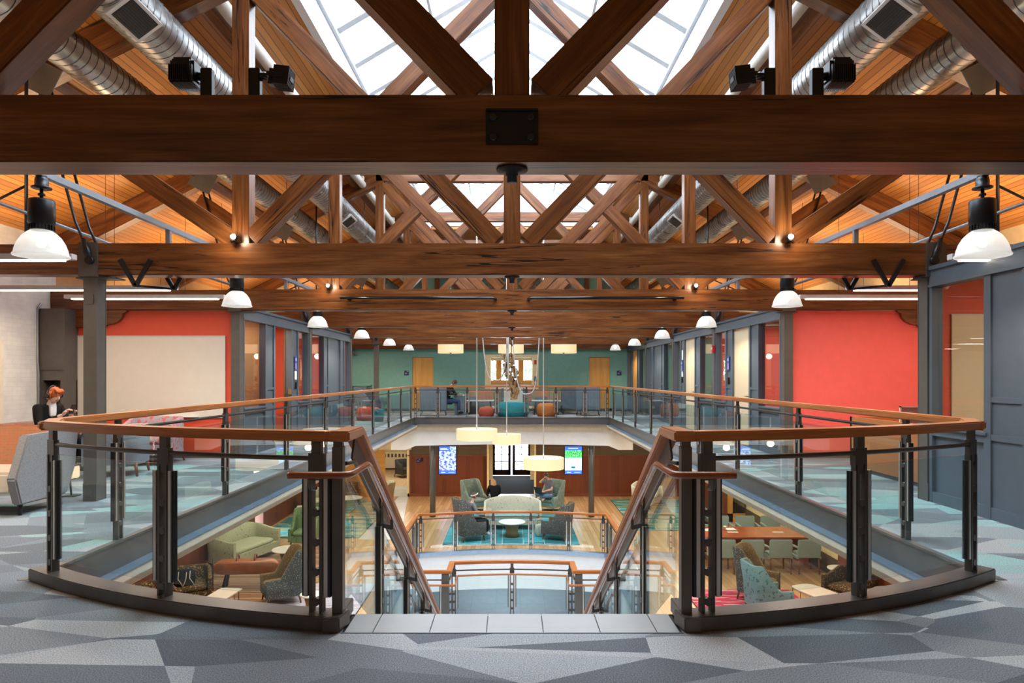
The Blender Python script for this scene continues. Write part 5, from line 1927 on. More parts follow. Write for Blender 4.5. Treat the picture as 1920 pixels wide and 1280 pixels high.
def upholstered(name, label, cat, loc, rz, w, d, h_arm, h_back, outer, inner, seatm, group=None, seat=.43, z0=.17, rec=.13, t_=.08, flare=0, power=.42, arm_frac=.45, taper=0, peak=0, legs='leg_wood', nseat=1, backs=0):
    t = thing(name, label, cat, loc, rz, group)
    o, i_ = shell(w, d, h_arm, h_back, t_, z0, seat, rec, flare, 0, power, arm_frac, taper=taper, peak=peak)
    o.build('outer_shell', outer, t); i_.build('inner_back', inner, t)
    mb = MB(); mb.prism([(-w / 2 + t_ * .8, -d / 2 + .01), (w / 2 - t_ * .8, -d / 2 + .01), (w / 2 - t_ * 1.2, d / 2 - t_ * 1.6), (-w / 2 + t_ * 1.2, d / 2 - t_ * 1.6)], z0, seat - .10); mb.build('seat_base', outer, t)
    for k in range(nseat):
        mb = MB(); sw = (w - 2 * t_) / nseat
        cushion(mb, (-(w - 2 * t_) / 2 + sw * (k + .5), -.03, seat - .05), (sw * .99, d - t_ * 1.3, .15)); mb.build('seat_cushion', seatm, t)
    add_legs(t, w - .14, d - .14, z0 + .02, legs)
    return t

def wing_chair(label, loc, rz, outer='speckled_weave', inner='brown_weave', h=1.06, group=None):
    return upholstered('wing_chair', label, 'armchair', loc, rz, .72, .76, .56, h, outer, inner, inner, group, rec=.16, arm_frac=.75, power=.34)

def round_table(label, x, y, z, r, h, top='stone_top', base='pedestal_wood', group=None, drumr=.55):
    t = thing('round_table', label, 'table', (x, y, z), 0, group)
    mb = MB(); mb.lathe([(r - .01, h - .03), (r, h - .02), (r, h - .006), (r - .006, h)], (0, 0, 0), 40); mb.build('table_top', top, t)
    mb = MB(); mb.lathe([(r * drumr, 0), (r * drumr * .82, h * .35), (r * drumr * .86, h * .6), (r * drumr * 1.15, h - .03)], (0, 0, 0), 28); mb.build('pedestal', base, t)
    return t

def side_table(label, loc, rz, w, d, h, top='stone_top', frame='dark_steel', group=None, rounded=False):
    t = thing('side_table', label, 'table', loc, rz, group)
    mb = MB()
    if rounded:
        poly = [(w / 2 * math.copysign(abs(math.cos(a)) ** .35, math.cos(a)) * (1 - .12 * math.sin(a)), d / 2 * math.copysign(abs(math.sin(a)) ** .35, math.sin(a))) for a in [2 * PI * i / 32 for i in range(32)]]
        mb.prism(poly, h - .03, h)
    else: mb.b2((-w / 2, -d / 2, h - .025), (w / 2, d / 2, h))
    mb.build('table_top', top, t, bevel=.004)
    for sx in (-1, 1):
        mb = MB()
        mb.tube([(sx * w * .42, -d * .42, h - .02), (sx * w * .42, -d * .42, .01), (sx * w * .42, d * .42, .01), (sx * w * .42, d * .42, h - .02)], .009, 6)
        for q in (-.2, .05, .25): mb.cyl((sx * w * .42, d * q, .01), (sx * w * .42, d * q, h - .02), .006, 5)
        mb.build('leg_frame', frame, t)
    return t

def rug(label, x0, x1, y0, y1, z, mat, patch=None):
    t = thing('rug', label, 'rug', ((x0 + x1) / 2, (y0 + y1) / 2, z + .012))
    w, d = (x1 - x0) / 2, (y1 - y0) / 2
    mb = MB(); mb.b2((-w, -d, 0), (w, d, .012)); mb.build('pile', mat, t)
    mb = MB(); mb.b2((-w - .01, -d - .01, 0), (w + .01, d + .01, .006)); mb.build('binding', 'dark_mat', t)
    if patch:
        mb = MB(); rnd = random.Random(int(abs(x0) * 10))
        for k in range(patch[1]):
            a = rnd.uniform(-w, w * .6); c = rnd.uniform(-d, d * .7)
            mb.b2((a, c, .0122 + k * .0001), (min(w, a + rnd.uniform(.3, .9)), min(d, c + rnd.uniform(.2, .6)), .0126 + k * .0001))
        mb.build('woven_blocks', patch[0], t)
    return t

F = ZL
# ------------------------------------------------------------------ lower floor, left lounge
rug('grey streaked rug under the speckled wing chair on the left', -5.3, -3.2, 13.0, 16.0, F, 'rug_grey')
upholstered('loveseat', 'sage green loveseat with a dark sprig pattern against the left panelled wall', 'sofa', (-7.12, 18.1, F), PI / 2 - .30, 1.85, .92, .70, .80, 'sage_floral', 'sage_floral', 'sage_floral', seat=.46, z0=.14, rec=.10, peak=.16, arm_frac=.3, power=.30, flare=.05, t_=.09)
ph = thing('pommel_horse', 'brown leather pommel horse used as a bench on the left lower floor', 'pommel horse', (-6.12, 15.75, F), .10)
mb = MB(); rows = []
for i in range(21):
    x = -.72 + 1.44 * i / 20
    e = min(1, (1 - (abs(x) / .725) ** 8)) ** .5 if abs(x) < .725 else .2
    e = max(e, .45)
    rows.append([(x, .17 * e * math.copysign(abs(math.cos(a)) ** .4, math.cos(a)), .50 + .16 * e * math.copysign(abs(math.sin(a)) ** .4, math.sin(a))) for a in [2 * PI * j / 20 for j in range(20)]])
mb.grid(rows, True, True); mb.face(list(range(20))); mb.face([20 * 20 + j for j in reversed(range(20))]); mb.build('body', 'leather', ph)
for sx in (-1, 1):
    mb = MB(); mb.tube([(sx * .20, -.11, .64), (sx * .20, -.10, .72), (sx * .20, -.04, .77), (sx * .20, .04, .77), (sx * .20, .10, .72), (sx * .20, .11, .64)], .018, 8); mb.build('handle', 'leg_wood', ph)
    for sy_ in (-1, 1):
        mb = MB(); mb.bar((sx * .42, sy_ * .08, .38), (sx * .50, sy_ * .15, 0), .05, .04); mb.build('leg', 'black_metal', ph)
mb = MB(); mb.cyl((-.70, -.16, .0), (-.70, -.16, .74), .012, 8); mb.build('end_rod', 'black_metal', ph)
round_table('round white-topped table between the loveseat and the green armchair', -5.72, 17.5, F, .42, .46)
upholstered('armchair', 'plain green armchair facing the stair, beyond the round table on the left', 'armchair', (-6.0, 19.75, F), .05, .74, .78, .55, 1.02, 'green_weave', 'green_weave', 'green_weave', rec=.12, arm_frac=.7, power=.3)
wing_chair('dark speckled wing chair with brown inside, nearest the left railing', (-4.98, 14.75, F + .024), -1.05, h=1.14)
side_table('pale rectangular side table on thin wire legs, near the left railing', (-5.85, 13.6, F), -.1, .46, 1.06, .50)
upholstered('tub_chair', 'brown leaf-patterned tub chair holding the black bag, left lower floor', 'armchair', (-6.92, 14.65, F), .45, .86, .80, .62, .74, 'brown_leaf', 'brown_leaf', 'brown_leaf', seat=.44, arm_frac=.2, rec=.05)
upholstered('tub_chair', 'brown leaf-patterned tub chair in the corner beside the left panelled wall', 'armchair', (-7.15, 13.5, F), 1.0, .86, .80, .62, .74, 'brown_leaf', 'brown_leaf', 'brown_leaf', seat=.44, arm_frac=.2, rec=.05)
round_table('small round white table behind the near left post', -4.05, 13.75, F, .22, .50)
bg_ = thing('handbag', 'black bag with a white chain-link strap on the brown tub chair', 'bag', (-6.95, 14.45, F + .44), .4)
mb = MB(); cushion(mb, (0, 0, .17), (.46, .24, .36), .5); mb.build('body', 'black_cloth', bg_)
for dx in (-.12, .10):
    mb = MB(); mb.tube([(dx - .04, -.12, .32), (dx - .05, -.16, .18), (dx - .10, -.15, .05), (dx - .12, -.14, .02)], .008, 6); mb.tube([(dx + .03, -.12, .34), (dx + .02, -.17, .20), (dx + .08, -.16, .10), (dx + .11, -.15, .02)], .008, 6)
    mb.build('strap', 'whiteboard', bg_)
upholstered('tub_chair', 'sage tub chair seen past the near left posts, by the far left panelling', 'armchair', (-7.15, 24.6, F + .024), .5, .80, .78, .62, .80, 'green_weave', 'sage_floral', 'sage_floral', rec=.06, arm_frac=.3)
side_table('small pale side table beside the far left panelling', (-7.0, 22.9, F), .2, .42, .42, .52)
# far left group
rug('green striped rug on the far left of the lower floor', -7.7, -4.62, 20.6, 26.6, F, 'rug_green', ('rug_teal', 9))
round_table('round white table of the far left group', -5.85, 24.6, F + .024, .46, .50)
wing_chair('brown speckled chair of the far left group with its back to the entrance', (-4.75, 25.0, F + .024), PI / 2 + PI + .25, outer='brown_weave', inner='sage_floral', h=1.0)
upholstered('tub_chair', 'brown tub chair of the far left group, partly hidden behind the stair post', 'armchair', (-6.2, 26.0, F + .024), .3, .8, .78, .62, .8, 'brown_leaf', 'brown_leaf', 'brown_leaf', rec=.06, arm_frac=.3)
upholstered('tub_chair', 'charcoal tub chair in the corridor room behind the far left doorway', 'armchair', (-5.2, 33.2, F), .7, .84, .8, .66, .84, 'charcoal_fabric', 'charcoal_fabric', 'charcoal_fabric', rec=.06, arm_frac=.3)

# ------------------------------------------------------------------ lower floor, middle group on the teal rug
rug('large teal rug under the middle seating group', -2.0, 1.95, 19.75, 25.0, F, 'rug_teal')
upholstered('settee', 'curved cream sprigged settee with a teal seat facing the opening', 'sofa', (.02, 22.0, F + .024), 0, 1.86, .85, .62, .82, 'cream_floral', 'cream_floral', 'teal_seat', seat=.45, rec=.10, peak=.14, power=.36, arm_frac=.5)
round_table('round white coffee table on a wooden drum base in front of the settee', 0.0, 20.75, F + .024, .41, .45, 'white_laminate')
wing_chair('speckled wing chair left of the white coffee table', (-1.25, 20.35, F + .024), 2.0, h=1.26)
wing_chair('speckled wing chair right of the white coffee table', (1.36, 20.5, F + .024), -1.05 - 1.2 + .25, h=1.08)
upholstered('armchair', 'grey-green high armchair standing empty left behind the settee', 'armchair', (-1.35, 24.75, F + .024), .65, .78, .80, .56, 1.08, 'grey_green_weave', 'grey_green_weave', 'grey_green_weave', rec=.15, arm_frac=.8, power=.3)
upholstered('armchair', 'grey-green high armchair right behind the settee with a person in it', 'armchair', (1.40, 24.75, F + .024), -.65, .78, .80, .56, 1.08, 'grey_green_weave', 'grey_green_weave', 'grey_green_weave', rec=.15, arm_frac=.8, power=.3)
tb = thing('tote_bag', 'cream flowered tote bag on the floor beside the right speckled chair', 'bag', (.86, 20.75, F + .024), .3)
mb = MB(); cushion(mb, (0, 0, .19), (.34, .2, .38), .4); mb.build('body', 'cream_floral', tb)
mb = MB(); mb.tube([(-.1, 0, .34), (-.08, 0, .48), (.08, 0, .48), (.1, 0, .34)], .01, 6); mb.build('handle', 'leather', tb)
pf = thing('pouf', 'low pouf under the blonde person behind the settee', 'pouf', (-.62, 23.65, F + .024))
mb = MB(); cushion(mb, (0, 0, .2), (.5, .5, .4), .8); mb.build('body', 'grey_green_weave', pf)
# right side
rug('dark teal striped rug on the far right of the lower floor', 3.9, 7.0, 21.6, 27.0, F, 'rug_green', ('rug_teal', 9))
upholstered('loveseat', 'tan sprigged loveseat on the far right rug', 'sofa', (5.05, 25.6, F + .024), PI + PI / 2 - .5 + PI, 1.5, .8, .68, .80, 'cream_floral', 'cream_floral', 'cream_floral', rec=.08, peak=.1, power=.32, arm_frac=.3)

# ------------------------------------------------------------------ lower floor, right: meeting table
mt = thing('meeting_table', 'long polished red-brown meeting table on the right lower floor', 'table', (6.2, 18.15, F))
mb = MB(); mb.b2((-1.6, -.62, .71), (1.6, .62, .75)); mb.build('table_top', 'table_wood_red', mt, bevel=.006)
for x in (-1.42, 1.42):
    mb = MB(); mb.b2((x - .05, -.5, 0), (x + .05, .5, .71)); mb.build('end_panel', 'table_wood_red', mt)
mb = MB(); mb.b2((-1.4, -.03, .25), (1.4, .03, .71)); mb.build('modesty_panel', 'table_wood_red', mt)
for x in (-.35, .85):
    mb = MB(); mb.b2((x - .14, -.12, .75), (x + .14, .0, .756)); mb.build('cable_hatch', 'whiteboard', mt)
def conf_chair(label, loc, rz):
    t = thing('meeting_chair', label, 'chair', loc, rz, 'sage upholstered meeting chairs')
    mb = MB(); mb.box((0, .24, .63), (.56, .07, .46), rot=Matrix.Rotation(-.10, 3, 'X')); mb.build('backrest', 'sage_vinyl', t, bevel=.02)
    mb = MB(); cushion(mb, (0, -.01, .44), (.50, .50, .12)); mb.build('seat', 'sage_vinyl', t)
    for sx in (-1, 1):
        mb = MB(); mb.b2((sx * .25, -.20, .38), (sx * .30, .24, .44)); mb.bar((sx * .275, -.19, .40), (sx * .275, -.19, .64), .045, .05); mb.bar((sx * .275, -.21, .64), (sx * .275, .24, .66), .05, .035); mb.build('armrest', 'sage_vinyl', t)
    for sx in (-1, 1):
        for sy_ in (-1, 1): leg_mb(sx * .24, sy_ * .21, .40, sx * .01, sy_ * .03, .022, .014).build('leg', 'leg_wood', t)
    return t
c0 = None
ordw = ['leftmost', 'second from the left', 'third from the left', 'last, nearest the right wall']
for k, x in enumerate((5.22, 5.92, 6.62, 7.32)):
    lab = 'sage meeting chair on the near side of the table, %s' % ordw[k]
    if c0 is None: c0 = conf_chair(lab, (x, 17.05, F), PI)
    else: dup(c0, (x, 17.05, F), PI, lab)
for k, x in enumerate((5.98, 6.72, 7.45)):
    dup(c0, (x, 19.45, F), 0.0, 'sage meeting chair on the far side of the table, %s' % ['near the paper cup', 'in the middle', 'nearest the right wall'][k])
dup(c0, (5.15, 19.35, F), 0.0, 'sage meeting chair with the reading person, far side of the table')
for (x, y, w, lab, c) in ((5.90, 18.45, .26, 'white sheets of paper on the meeting table beside the cup', 'paper'), (5.2, 18.35, .42, 'open white magazine in front of the person at the meeting table', 'magazine')):
    t = thing('magazine' if c == 'magazine' else 'paper_sheets', lab, c, (x, y, F + .751), .1)
    mb = MB(); mb.b2((-w / 2, -.12, 0), (w / 2, .12, .01)); mb.build('pages', 'paper', t)
mb = MB(); mb.lathe([(.03, 0), (.042, .10), (.044, .105)], (0, 0, 0), 16); o_ = mb.build('paper_cup', 'paper'); o_.location = (5.72, 18.35, F + .751); tag(o_, 'white paper cup standing on the meeting table', 'cup')
# ochre glazed door beyond the meeting table
t = MB(); t.b2((7.0, 23.3, F), (XW, 23.36, -.45))
mb = MB()
X0, X1, Yd = 5.72 + .75, 7.25, 21.9
def P2(px, y): return (px - 960) * y / 1280
yd2 = 22.9
xa, xb = P2(1364, yd2), P2(1420, yd2)
mb.b2((xa, yd2, F), (xa + .18, yd2 + .06, -1.38)); mb.b2((xb - .18, yd2, F), (xb, yd2 + .06, -1.38)); mb.b2((xa, yd2, F), (xb, yd2 + .06, F + .28)); mb.b2((xa, yd2, -1.55), (xb, yd2 + .06, -1.38))
d_ = struct('door_20', mb, 'door_wood')
mb = MB(); mb.b2((xa + .18, yd2 + .02, F + .28), (xb - .18, yd2 + .03, -1.55)); mb.build('door_glass', 'window_glass', d_)
mb = MB(); mb.b2((xb, yd2, F), (XW, yd2 + .15, -.45)); mb.b2((xa - .14, yd2, F), (xa, yd2 + .15, -.45)); mb.b2((xa, yd2, -1.38), (xb, yd2 + .15, -.45)); mb.b2((xa - .14, yd2 + .15, F), (xa, 26.2, -.45))
struct('wall_lower_right_room', mb, 'wall_panelling')
# near right group
rug('red streaked rug in the right near corner of the lower floor', 3.9, 6.3, 12.6, 15.55, F, 'rug_red')
mb = MB(); mb.prism([(5.75 + .55 * math.cos(a), 14.35 + .85 * math.sin(a)) for a in [2 * PI * i / 24 for i in range(24)]], F + .024, F + .034)
tag(mb.build('rug_runner', 'rug_orange'), 'orange-red oval mat lying by the pale coffee table', 'rug')
wing_chair('dark speckled wing chair on the red rug behind the teal one', (5.38, 14.95, F + .024), -1.0 + PI / 2 + .35, h=1.12)
upholstered('wing_chair', 'teal wing chair with grey sides in front of the dark speckled one', 'armchair', (5.22, 13.95, F + .036), PI / 2 + .1, .72, .76, .54, 1.06, 'teal_weave', 'grey_green_weave', 'grey_green_weave', rec=.16, arm_frac=.75, power=.34)
side_table('pale coffee table with rounded corners near the right railing', (6.32, 13.9, F), .35, .62, 1.3, .46, rounded=True)
upholstered('tub_chair', 'brown leaf-patterned tub chair beside the pale coffee table on the right', 'armchair', (7.2, 14.5, F), -1.1, .84, .80, .62, .76, 'brown_leaf', 'brown_leaf', 'brown_leaf', seat=.44, arm_frac=.2, rec=.05)
upholstered('tub_chair', 'brown leaf-patterned tub chair in the right corner with the grey jacket on it', 'armchair', (7.25, 12.95, F), -1.3, .84, .80, .62, .76, 'brown_leaf', 'brown_leaf', 'brown_leaf', seat=.44, arm_frac=.2, rec=.05)
round_table('round stone-topped table against the right panelled wall', 7.40, 15.4, F, .27, .56, 'stone_top', 'leg_wood', drumr=.6)
jk = thing('jacket', 'grey jacket thrown over the right corner tub chair', 'jacket', (7.15, 13.15, F + .50), .3)
mb = MB(); cushion(mb, (0, 0, .14), (.50, .36, .34), .8); mb.build('folds', 'grey_cloth', jk)

# ================================================================== upper floor furniture
# plaid sofa on the left, end towards the railing
sf = thing('plaid_sofa', 'high sofa with orange plaid back and grey ends at the left picture edge', 'sofa', (-5.97, 7.15, 0))
W2 = 1.12
mb = MB(); mb.slab([(-W2 + .1, .28, .25), (W2 - .1, .28, .25), (W2 - .1, .38, .86), (-W2 + .1, .38, .86)], .12, (0, -1, .1)); mb.build('backrest', 'orange_plaid', sf, bevel=.02)
mb = MB(); mb.b2((-W2 + .1, -.40, .22), (W2 - .1, .30, .44)); mb.build('seat', 'cream_trim', sf, bevel=.03)
for sx in (-1, 1):
    mb = MB()
    prof = [(-.30, .80), (-.40, .55), (-.48, .38), (-.40, .12), (.30, .12), (.44, .40), (.50, .82)]
    mb.slab([(sx * W2, y, z) for y, z in prof][::(1 if sx > 0 else -1)], .10, (sx, 0, 0)); mb.build('end_panel', 'grey_vinyl', sf, bevel=.015)
    for sy_ in (-1, 1): leg_mb(sx * (W2 - .1), sy_ * .28, .14, sx * .02, sy_ * .03).build('leg', 'dark_steel', sf)
mb = MB(); mb.slab([(-W2 + .1, .40, .2), (-W2 + .1, .50, .84), (W2 - .1, .50, .84), (W2 - .1, .40, .2)], .05, (0, 1, 0)); mb.build('back_shell', 'blue_grey_vinyl', sf)
upholstered('tub_chair', 'dusty rose tub chair the red-haired woman sits in', 'armchair', (-6.75, 9.75, 0), PI / 2 - .1 , .80, .74, .66, .74, 'dusty_rose', 'dusty_rose', 'dusty_rose', seat=.43, rec=.04, arm_frac=.2)
upholstered('tub_chair', 'pink and grey speckled tub chair in front of the left red wall', 'armchair', (-5.75, 10.95, 0), .15, .80, .76, .64, .74, 'pink_speckle', 'pink_speckle', 'pink_speckle', seat=.43, rec=.05, arm_frac=.2)
upholstered('tub_chair', 'blue-grey tub chair left of the pink speckled one', 'armchair', (-5.62, 9.75, 0), -1.3, .74, .72, .62, .70, 'blue_grey_vinyl', 'pink_speckle', 'pink_speckle', seat=.43, rec=.05, arm_frac=.2)
round_table('small round table beside the red-haired woman', -5.96, 9.28, 0, .28, .72, 'white_laminate', 'dark_steel', drumr=.12)
cp = thing('coffee_cup', 'cardboard coffee cup with a dark lid on the table beside the woman', 'cup', (-6.08, 9.34, .722))
mb = MB(); mb.lathe([(.03, 0), (.041, .10)], (0, 0, 0), 18); mb.build('body', 'cup_card', cp)
mb = MB(); mb.lathe([(.044, .10), (.044, .112), (.038, .122)], (0, 0, 0), 18); mb.build('lid', 'black_metal', cp)
# small cube lamp standing in the left lounge
cl = thing('cube_lamp', 'small glowing cube lamp standing low beside the left column', 'lamp', (-5.15, 7.95, .0))
mb = MB(); mb.box((0, 0, .28), (.15, .15, .14)); mb.build('shade', 'drum_glow', cl, bevel=.01)
mb = MB(); mb.tube([(0, 0, .21), (.02, 0, 0)], .012, 6); mb.box((0, 0, .36), (.16, .16, .015)); mb.box((.02, 0, .005), (.14, .14, .01)); mb.build('stand', 'dark_steel', cl)

# reception desk on the right
dk = thing('desk', 'wooden reception desk on the right in front of the red wall', 'desk', (5.55, 9.35, 0))
mb = MB(); mb.b2((-.45, -.95, .06), (-.40, .95, .79)); mb.b2((-.45, .90, .06), (.5, .95, .79)); mb.b2((-.45, -.95, .06), (.5, -.90, .79)); mb.build('carcass', 'desk_wood', dk)
mb = MB(); mb.b2((-.42, -.92, 0), (.48, .92, .06)); mb.build('plinth', 'fascia_paint', dk)
mb = MB(); mb.b2((-.40, -.92, .70), (.5, .92, .73)); mb.build('worktop', 'table_wood_red', dk)
sc = thing('desk_screen', 'grey framed privacy screen standing on the reception desk', 'screen', (5.80, 9.75, .73), 0)
mb = MB(); mb.b2((-.24, 0, .0), (.24, .012, .24)); mb.build('panel', 'grey_cloth', sc, bevel=.002)
mb = MB(); mb.b2((-.26, -.006, .22), (.26, .018, .24)); mb.b2((-.26, -.006, 0), (-.24, .018, .24)); mb.b2((.24, -.006, 0), (.26, .018, .24)); mb.build('frame', 'tube_housing', sc)
oc = thing('office_chair', 'black office chair behind the reception desk, partly hidden by the column', 'chair', (6.35, 9.3, 0), -.5)
mb = MB(); cushion(mb, (0, 0, .47), (.48, .48, .09)); mb.build('seat', 'black_cloth', oc)
mb = MB(); mb.box((0, .24, .78), (.44, .05, .5), rot=Matrix.Rotation(-.12, 3, 'X')); mb.build('backrest', 'grey_cloth', oc, bevel=.02)
mb = MB(); mb.cyl((0, 0, .1), (0, 0, .45), .025); mb.bar((0, .1, .44), (0, .27, .60), .05, .02)
mb.build('column_stem', 'black_metal', oc)
for k in range(5):
    a = 2 * PI * k / 5
    mb = MB(); mb.bar((0, 0, .11), (.28 * math.cos(a), .28 * math.sin(a), .07), .035, .03); mb.ball((.28 * math.cos(a), .28 * math.sin(a), .03), .03, 10, 6); mb.build('castor_arm', 'black_metal', oc)

# far lounge
def booth(label, loc, rz, w=.95, outer='blue_grey_vinyl', inner='grey_vinyl'):
    t = thing('booth_seat', label, 'armchair', loc, rz)
    mb = MB(); mb.box((0, .30, .62), (w, .10, .86), rot=Matrix.Rotation(-.06, 3, 'X')); mb.build('backrest', outer, t, bevel=.03)
    for sx in (-1, 1):
        mb = MB(); mb.slab([(sx * w / 2, -.35, .18), (sx * w / 2, .30, .18), (sx * w / 2, .34, 1.02), (sx * w / 2, .05, .98), (sx * w / 2, -.30, .55)][::(1 if sx > 0 else -1)], .07, (sx, 0, 0)); mb.build('side_wing', outer, t, bevel=.015)
    mb = MB(); cushion(mb, (0, -.03, .38), (w - .14, .62, .18)); mb.build('seat', inner, t)
    add_legs(t, w - .15, .5, .22, 'dark_steel', .05, .012, .012)
    return t
booth('grey high-backed booth seat with its back to the opening, left of the writing person', (-2.82, 24.55, 0), PI + .05, .95)
booth('grey high-backed booth seat with its back to the opening, right end of the far lounge', (2.75, 24.75, 0), PI - .08, .86)
booth('grey booth seat just behind the right one, by the teal wall', (2.25, 25.6, 0), PI - .1, .7)
def bench(label, x0, x1, y):
    t = thing('lounge_sofa', label, 'sofa', ((x0 + x1) / 2, y, 0)); w = (x1 - x0)
    mb = MB(); n_ = 3
    for k in range(3):
        a = -w / 2 + .06 + (w - .12) * k / 3
        g = MB(); g.slab([(a, .20, .44), (a + (w - .12) / 3 - .012, .20, .44), (a + (w - .12) / 3 - .012, .32, .92), (a, .32, .92)], .12, (0, -1, .2)); g.build('back_cushion', 'peach_band', t, bevel=.02)
    mb.b2((-w / 2, -.38, .28), (w / 2, .30, .44)); mb.build('seat', 'grey_vinyl', t, bevel=.02)
    for sx in (-1, 1):
        g = MB(); g.slab([(sx * w / 2, .42, .2), (sx * w / 2, .46, .94), (sx * w / 2, .22, .94), (sx * w / 2, -.10, .50), (sx * w / 2, .0, .2)][::(-1 if sx > 0 else 1)], .09, (sx, 0, 0)); g.build('end_panel', 'blue_grey_vinyl', t, bevel=.015)
    add_legs(t, w - .2, .5, .3, 'dark_steel', .02, .014, .014)
bench('long sofa with peach banded back left of the teal ottoman', -1.78, -.32, 26.3)
bench('long sofa with peach banded back right of the teal ottoman', .42, 2.0, 26.3)
def loungetable(label, x, y, w):
    t = thing('lounge_table', label, 'table', (x, y, 0))
    mb = MB(); mb.b2((-w / 2, -.3, .50), (w / 2, .3, .53)); mb.build('table_top', 'white_laminate', t)
    for sx in (-1, 1):
        g = MB(); g.tube([(sx * w * .35, -.2, .5), (sx * w * .42, -.22, 0)], .012, 6); g.tube([(sx * w * .35, .2, .5), (sx * w * .42, .22, 0)], .012, 6); g.build('leg_pair', 'dark_steel', t)
loungetable('white low table in front of the left peach sofa', -1.15, 25.02, 1.0)
loungetable('white low table in front of the right peach sofa', 1.25, 25.02, 1.05)
dt = thing('writing_table', 'white table top on a grey leg panel under the writing person', 'table', (-1.98, 24.9, 0))
mb = MB(); mb.b2((-.30, -.3, .70), (.30, .3, .735)); mb.build('table_top', 'white_laminate', dt)
mb = MB(); mb.slab([(-.1, -.30, 0), (.32, -.30, 0), (.24, -.30, .70), (-.1, -.30, .70)], .05, (0, -1, 0)); mb.build('leg_panel', 'blue_grey_vinyl', dt)
for k, (x, z_) in enumerate(((-1.52, .58), (1.1, .6))):
    t = thing('lounge_stool', 'grey wedge stool behind the low table, %s' % ('left sofa' if k == 0 else 'right sofa'), 'stool', (x, 25.64, 0))
    mb = MB(); mb.lathe([(.20, 0), (.28, .3), (.22, .62), (.14, .64)], (0, 0, 0), 6); mb.build('body', 'blue_grey_vinyl', t)
def ottoman(label, x, y, r, h, mat):
    t = thing('ottoman', label, 'ottoman', (x, y, 0))
    mb = MB(); mb.lathe([(r * .86, .0), (r * .97, h * .2), (r, h * .45), (r * .95, h * .75), (r * .8, h * .95), (r * .5, h), (.01, h)], (0, 0, 0), 32); mb.build('cushion', mat, t)
    mb = MB()
    for f in (.3,): mb.tube([(r * .985 * math.cos(a), r * .985 * math.sin(a), h * f) for a in [2 * PI * i / 32 for i in range(32)]], .007, 5, closed=True)
    mb.build('piping', mat, t)
ottoman('round coral red ottoman left of the teal one', -.90, 24.0, .28, .33, 'coral_vinyl')
ottoman('big round teal ottoman under the block sculpture', 0.02, 24.05, .60, .50, 'teal_vinyl')
ottoman('round orange ottoman right of the teal one', 1.20, 24.0, .34, .46, 'orange_vinyl')
ottoman('dusty red ottoman by the fifth left column', -4.6, 21.9, .40, .42, 'coral_vinyl')
t = thing('planter_stool', 'small teal bucket stool by the fifth left column', 'stool', (-4.15, 21.2, 0))
mb = MB(); mb.lathe([(.15, 0), (.21, .36), (.19, .38)], (0, 0, 0), 20); mb.build('body', 'teal_vinyl', t)
booth('grey booth seat by the sixth left column near the teal wall', (-5.1, 24.2, 0), 1.2, .8)
t = thing('wall_shelf', 'teal painted shelf ledge on the far left teal wall', 'shelf', (-6.3, YF - .14, 1.02))
mb = MB(); mb.b2((-.6, -.12, 0), (.6, .13, .05)); mb.b2((-.55, -.08, -.3), (-.5, .13, 0)); mb.build('ledge', 'teal_wall', t)
# tree seen through the far window
rnd = random.Random(5)
for k, (x, y) in enumerate(((-1.6, 37), (2.2, 36))):
    t = thing('tree', ['leafy tree outside the far window, left pane', 'leafy tree outside the far window, right pane'][k], 'tree', (x, y, -3.5))
    mb = MB(); mb.tube([(0, 0, 0), (.05, 0, 3), (0, 0, 5)], [.18, .13, .06], 8); mb.build('trunk', 'tree_bark', t)
    mb = MB()
    for i in range(420):
        a = rnd.random() * 6.28; q = rnd.random() ** .5 * 1.5; z = 4.2 + rnd.random() * 2.8
        s_ = .12 + rnd.random() * .16
        mb.box((q * math.cos(a), q * math.sin(a), z), (s_, s_ * .1, s_ * .8), rot=Matrix.Rotation(rnd.random() * 3, 3, 'X') @ Matrix.Rotation(rnd.random() * 3, 3, 'Z'))
    o_ = mb.build('leaves', 'tree_leaf', t); o_['kind'] = 'stuff'
# ================================================================== people
def skin_geo(verts, edges, radii, sub=2):
    me = bpy.data.meshes.new('tmp')
    me.from_pydata([tuple(v) for v in verts], edges, [])
    o = bpy.data.objects.new('tmp', me); col.objects.link(o)
    sk = o.modifiers.new('skin', 'SKIN'); sk.use_smooth_shade = True
    sv = me.skin_vertices[0].data
    for i, r in enumerate(radii):
        sv[i].radius = r if isinstance(r, (tuple, list)) else (r, r)
        sv[i].use_root = (i == 0)
    ss = o.modifiers.new('s', 'SUBSURF'); ss.levels = sub; ss.render_levels = sub
    dg = bpy.context.evaluated_depsgraph_get()
    ev = o.evaluated_get(dg); m2 = ev.to_mesh()
    V = [tuple(v.co) for v in m2.vertices]; Fc = [tuple(p.vertices) for p in m2.polygons]
    ev.to_mesh_clear()
    bpy.data.objects.remove(o); bpy.data.meshes.remove(me)
    return V, Fc
def add_geo(mb, geo):
    o = len(mb.v); mb.v += geo[0]
    for f in geo[1]: mb.face([o + i for i in f], None, True)

def ortho(d, hint=(0, 0, 1)):
    d = Vector(d).normalized(); s = d.cross(Vector(hint))
    if s.length < 1e-3: s = d.cross(Vector((1, 0, 0)))
    s.normalize(); return d, s, s.cross(d).normalized()

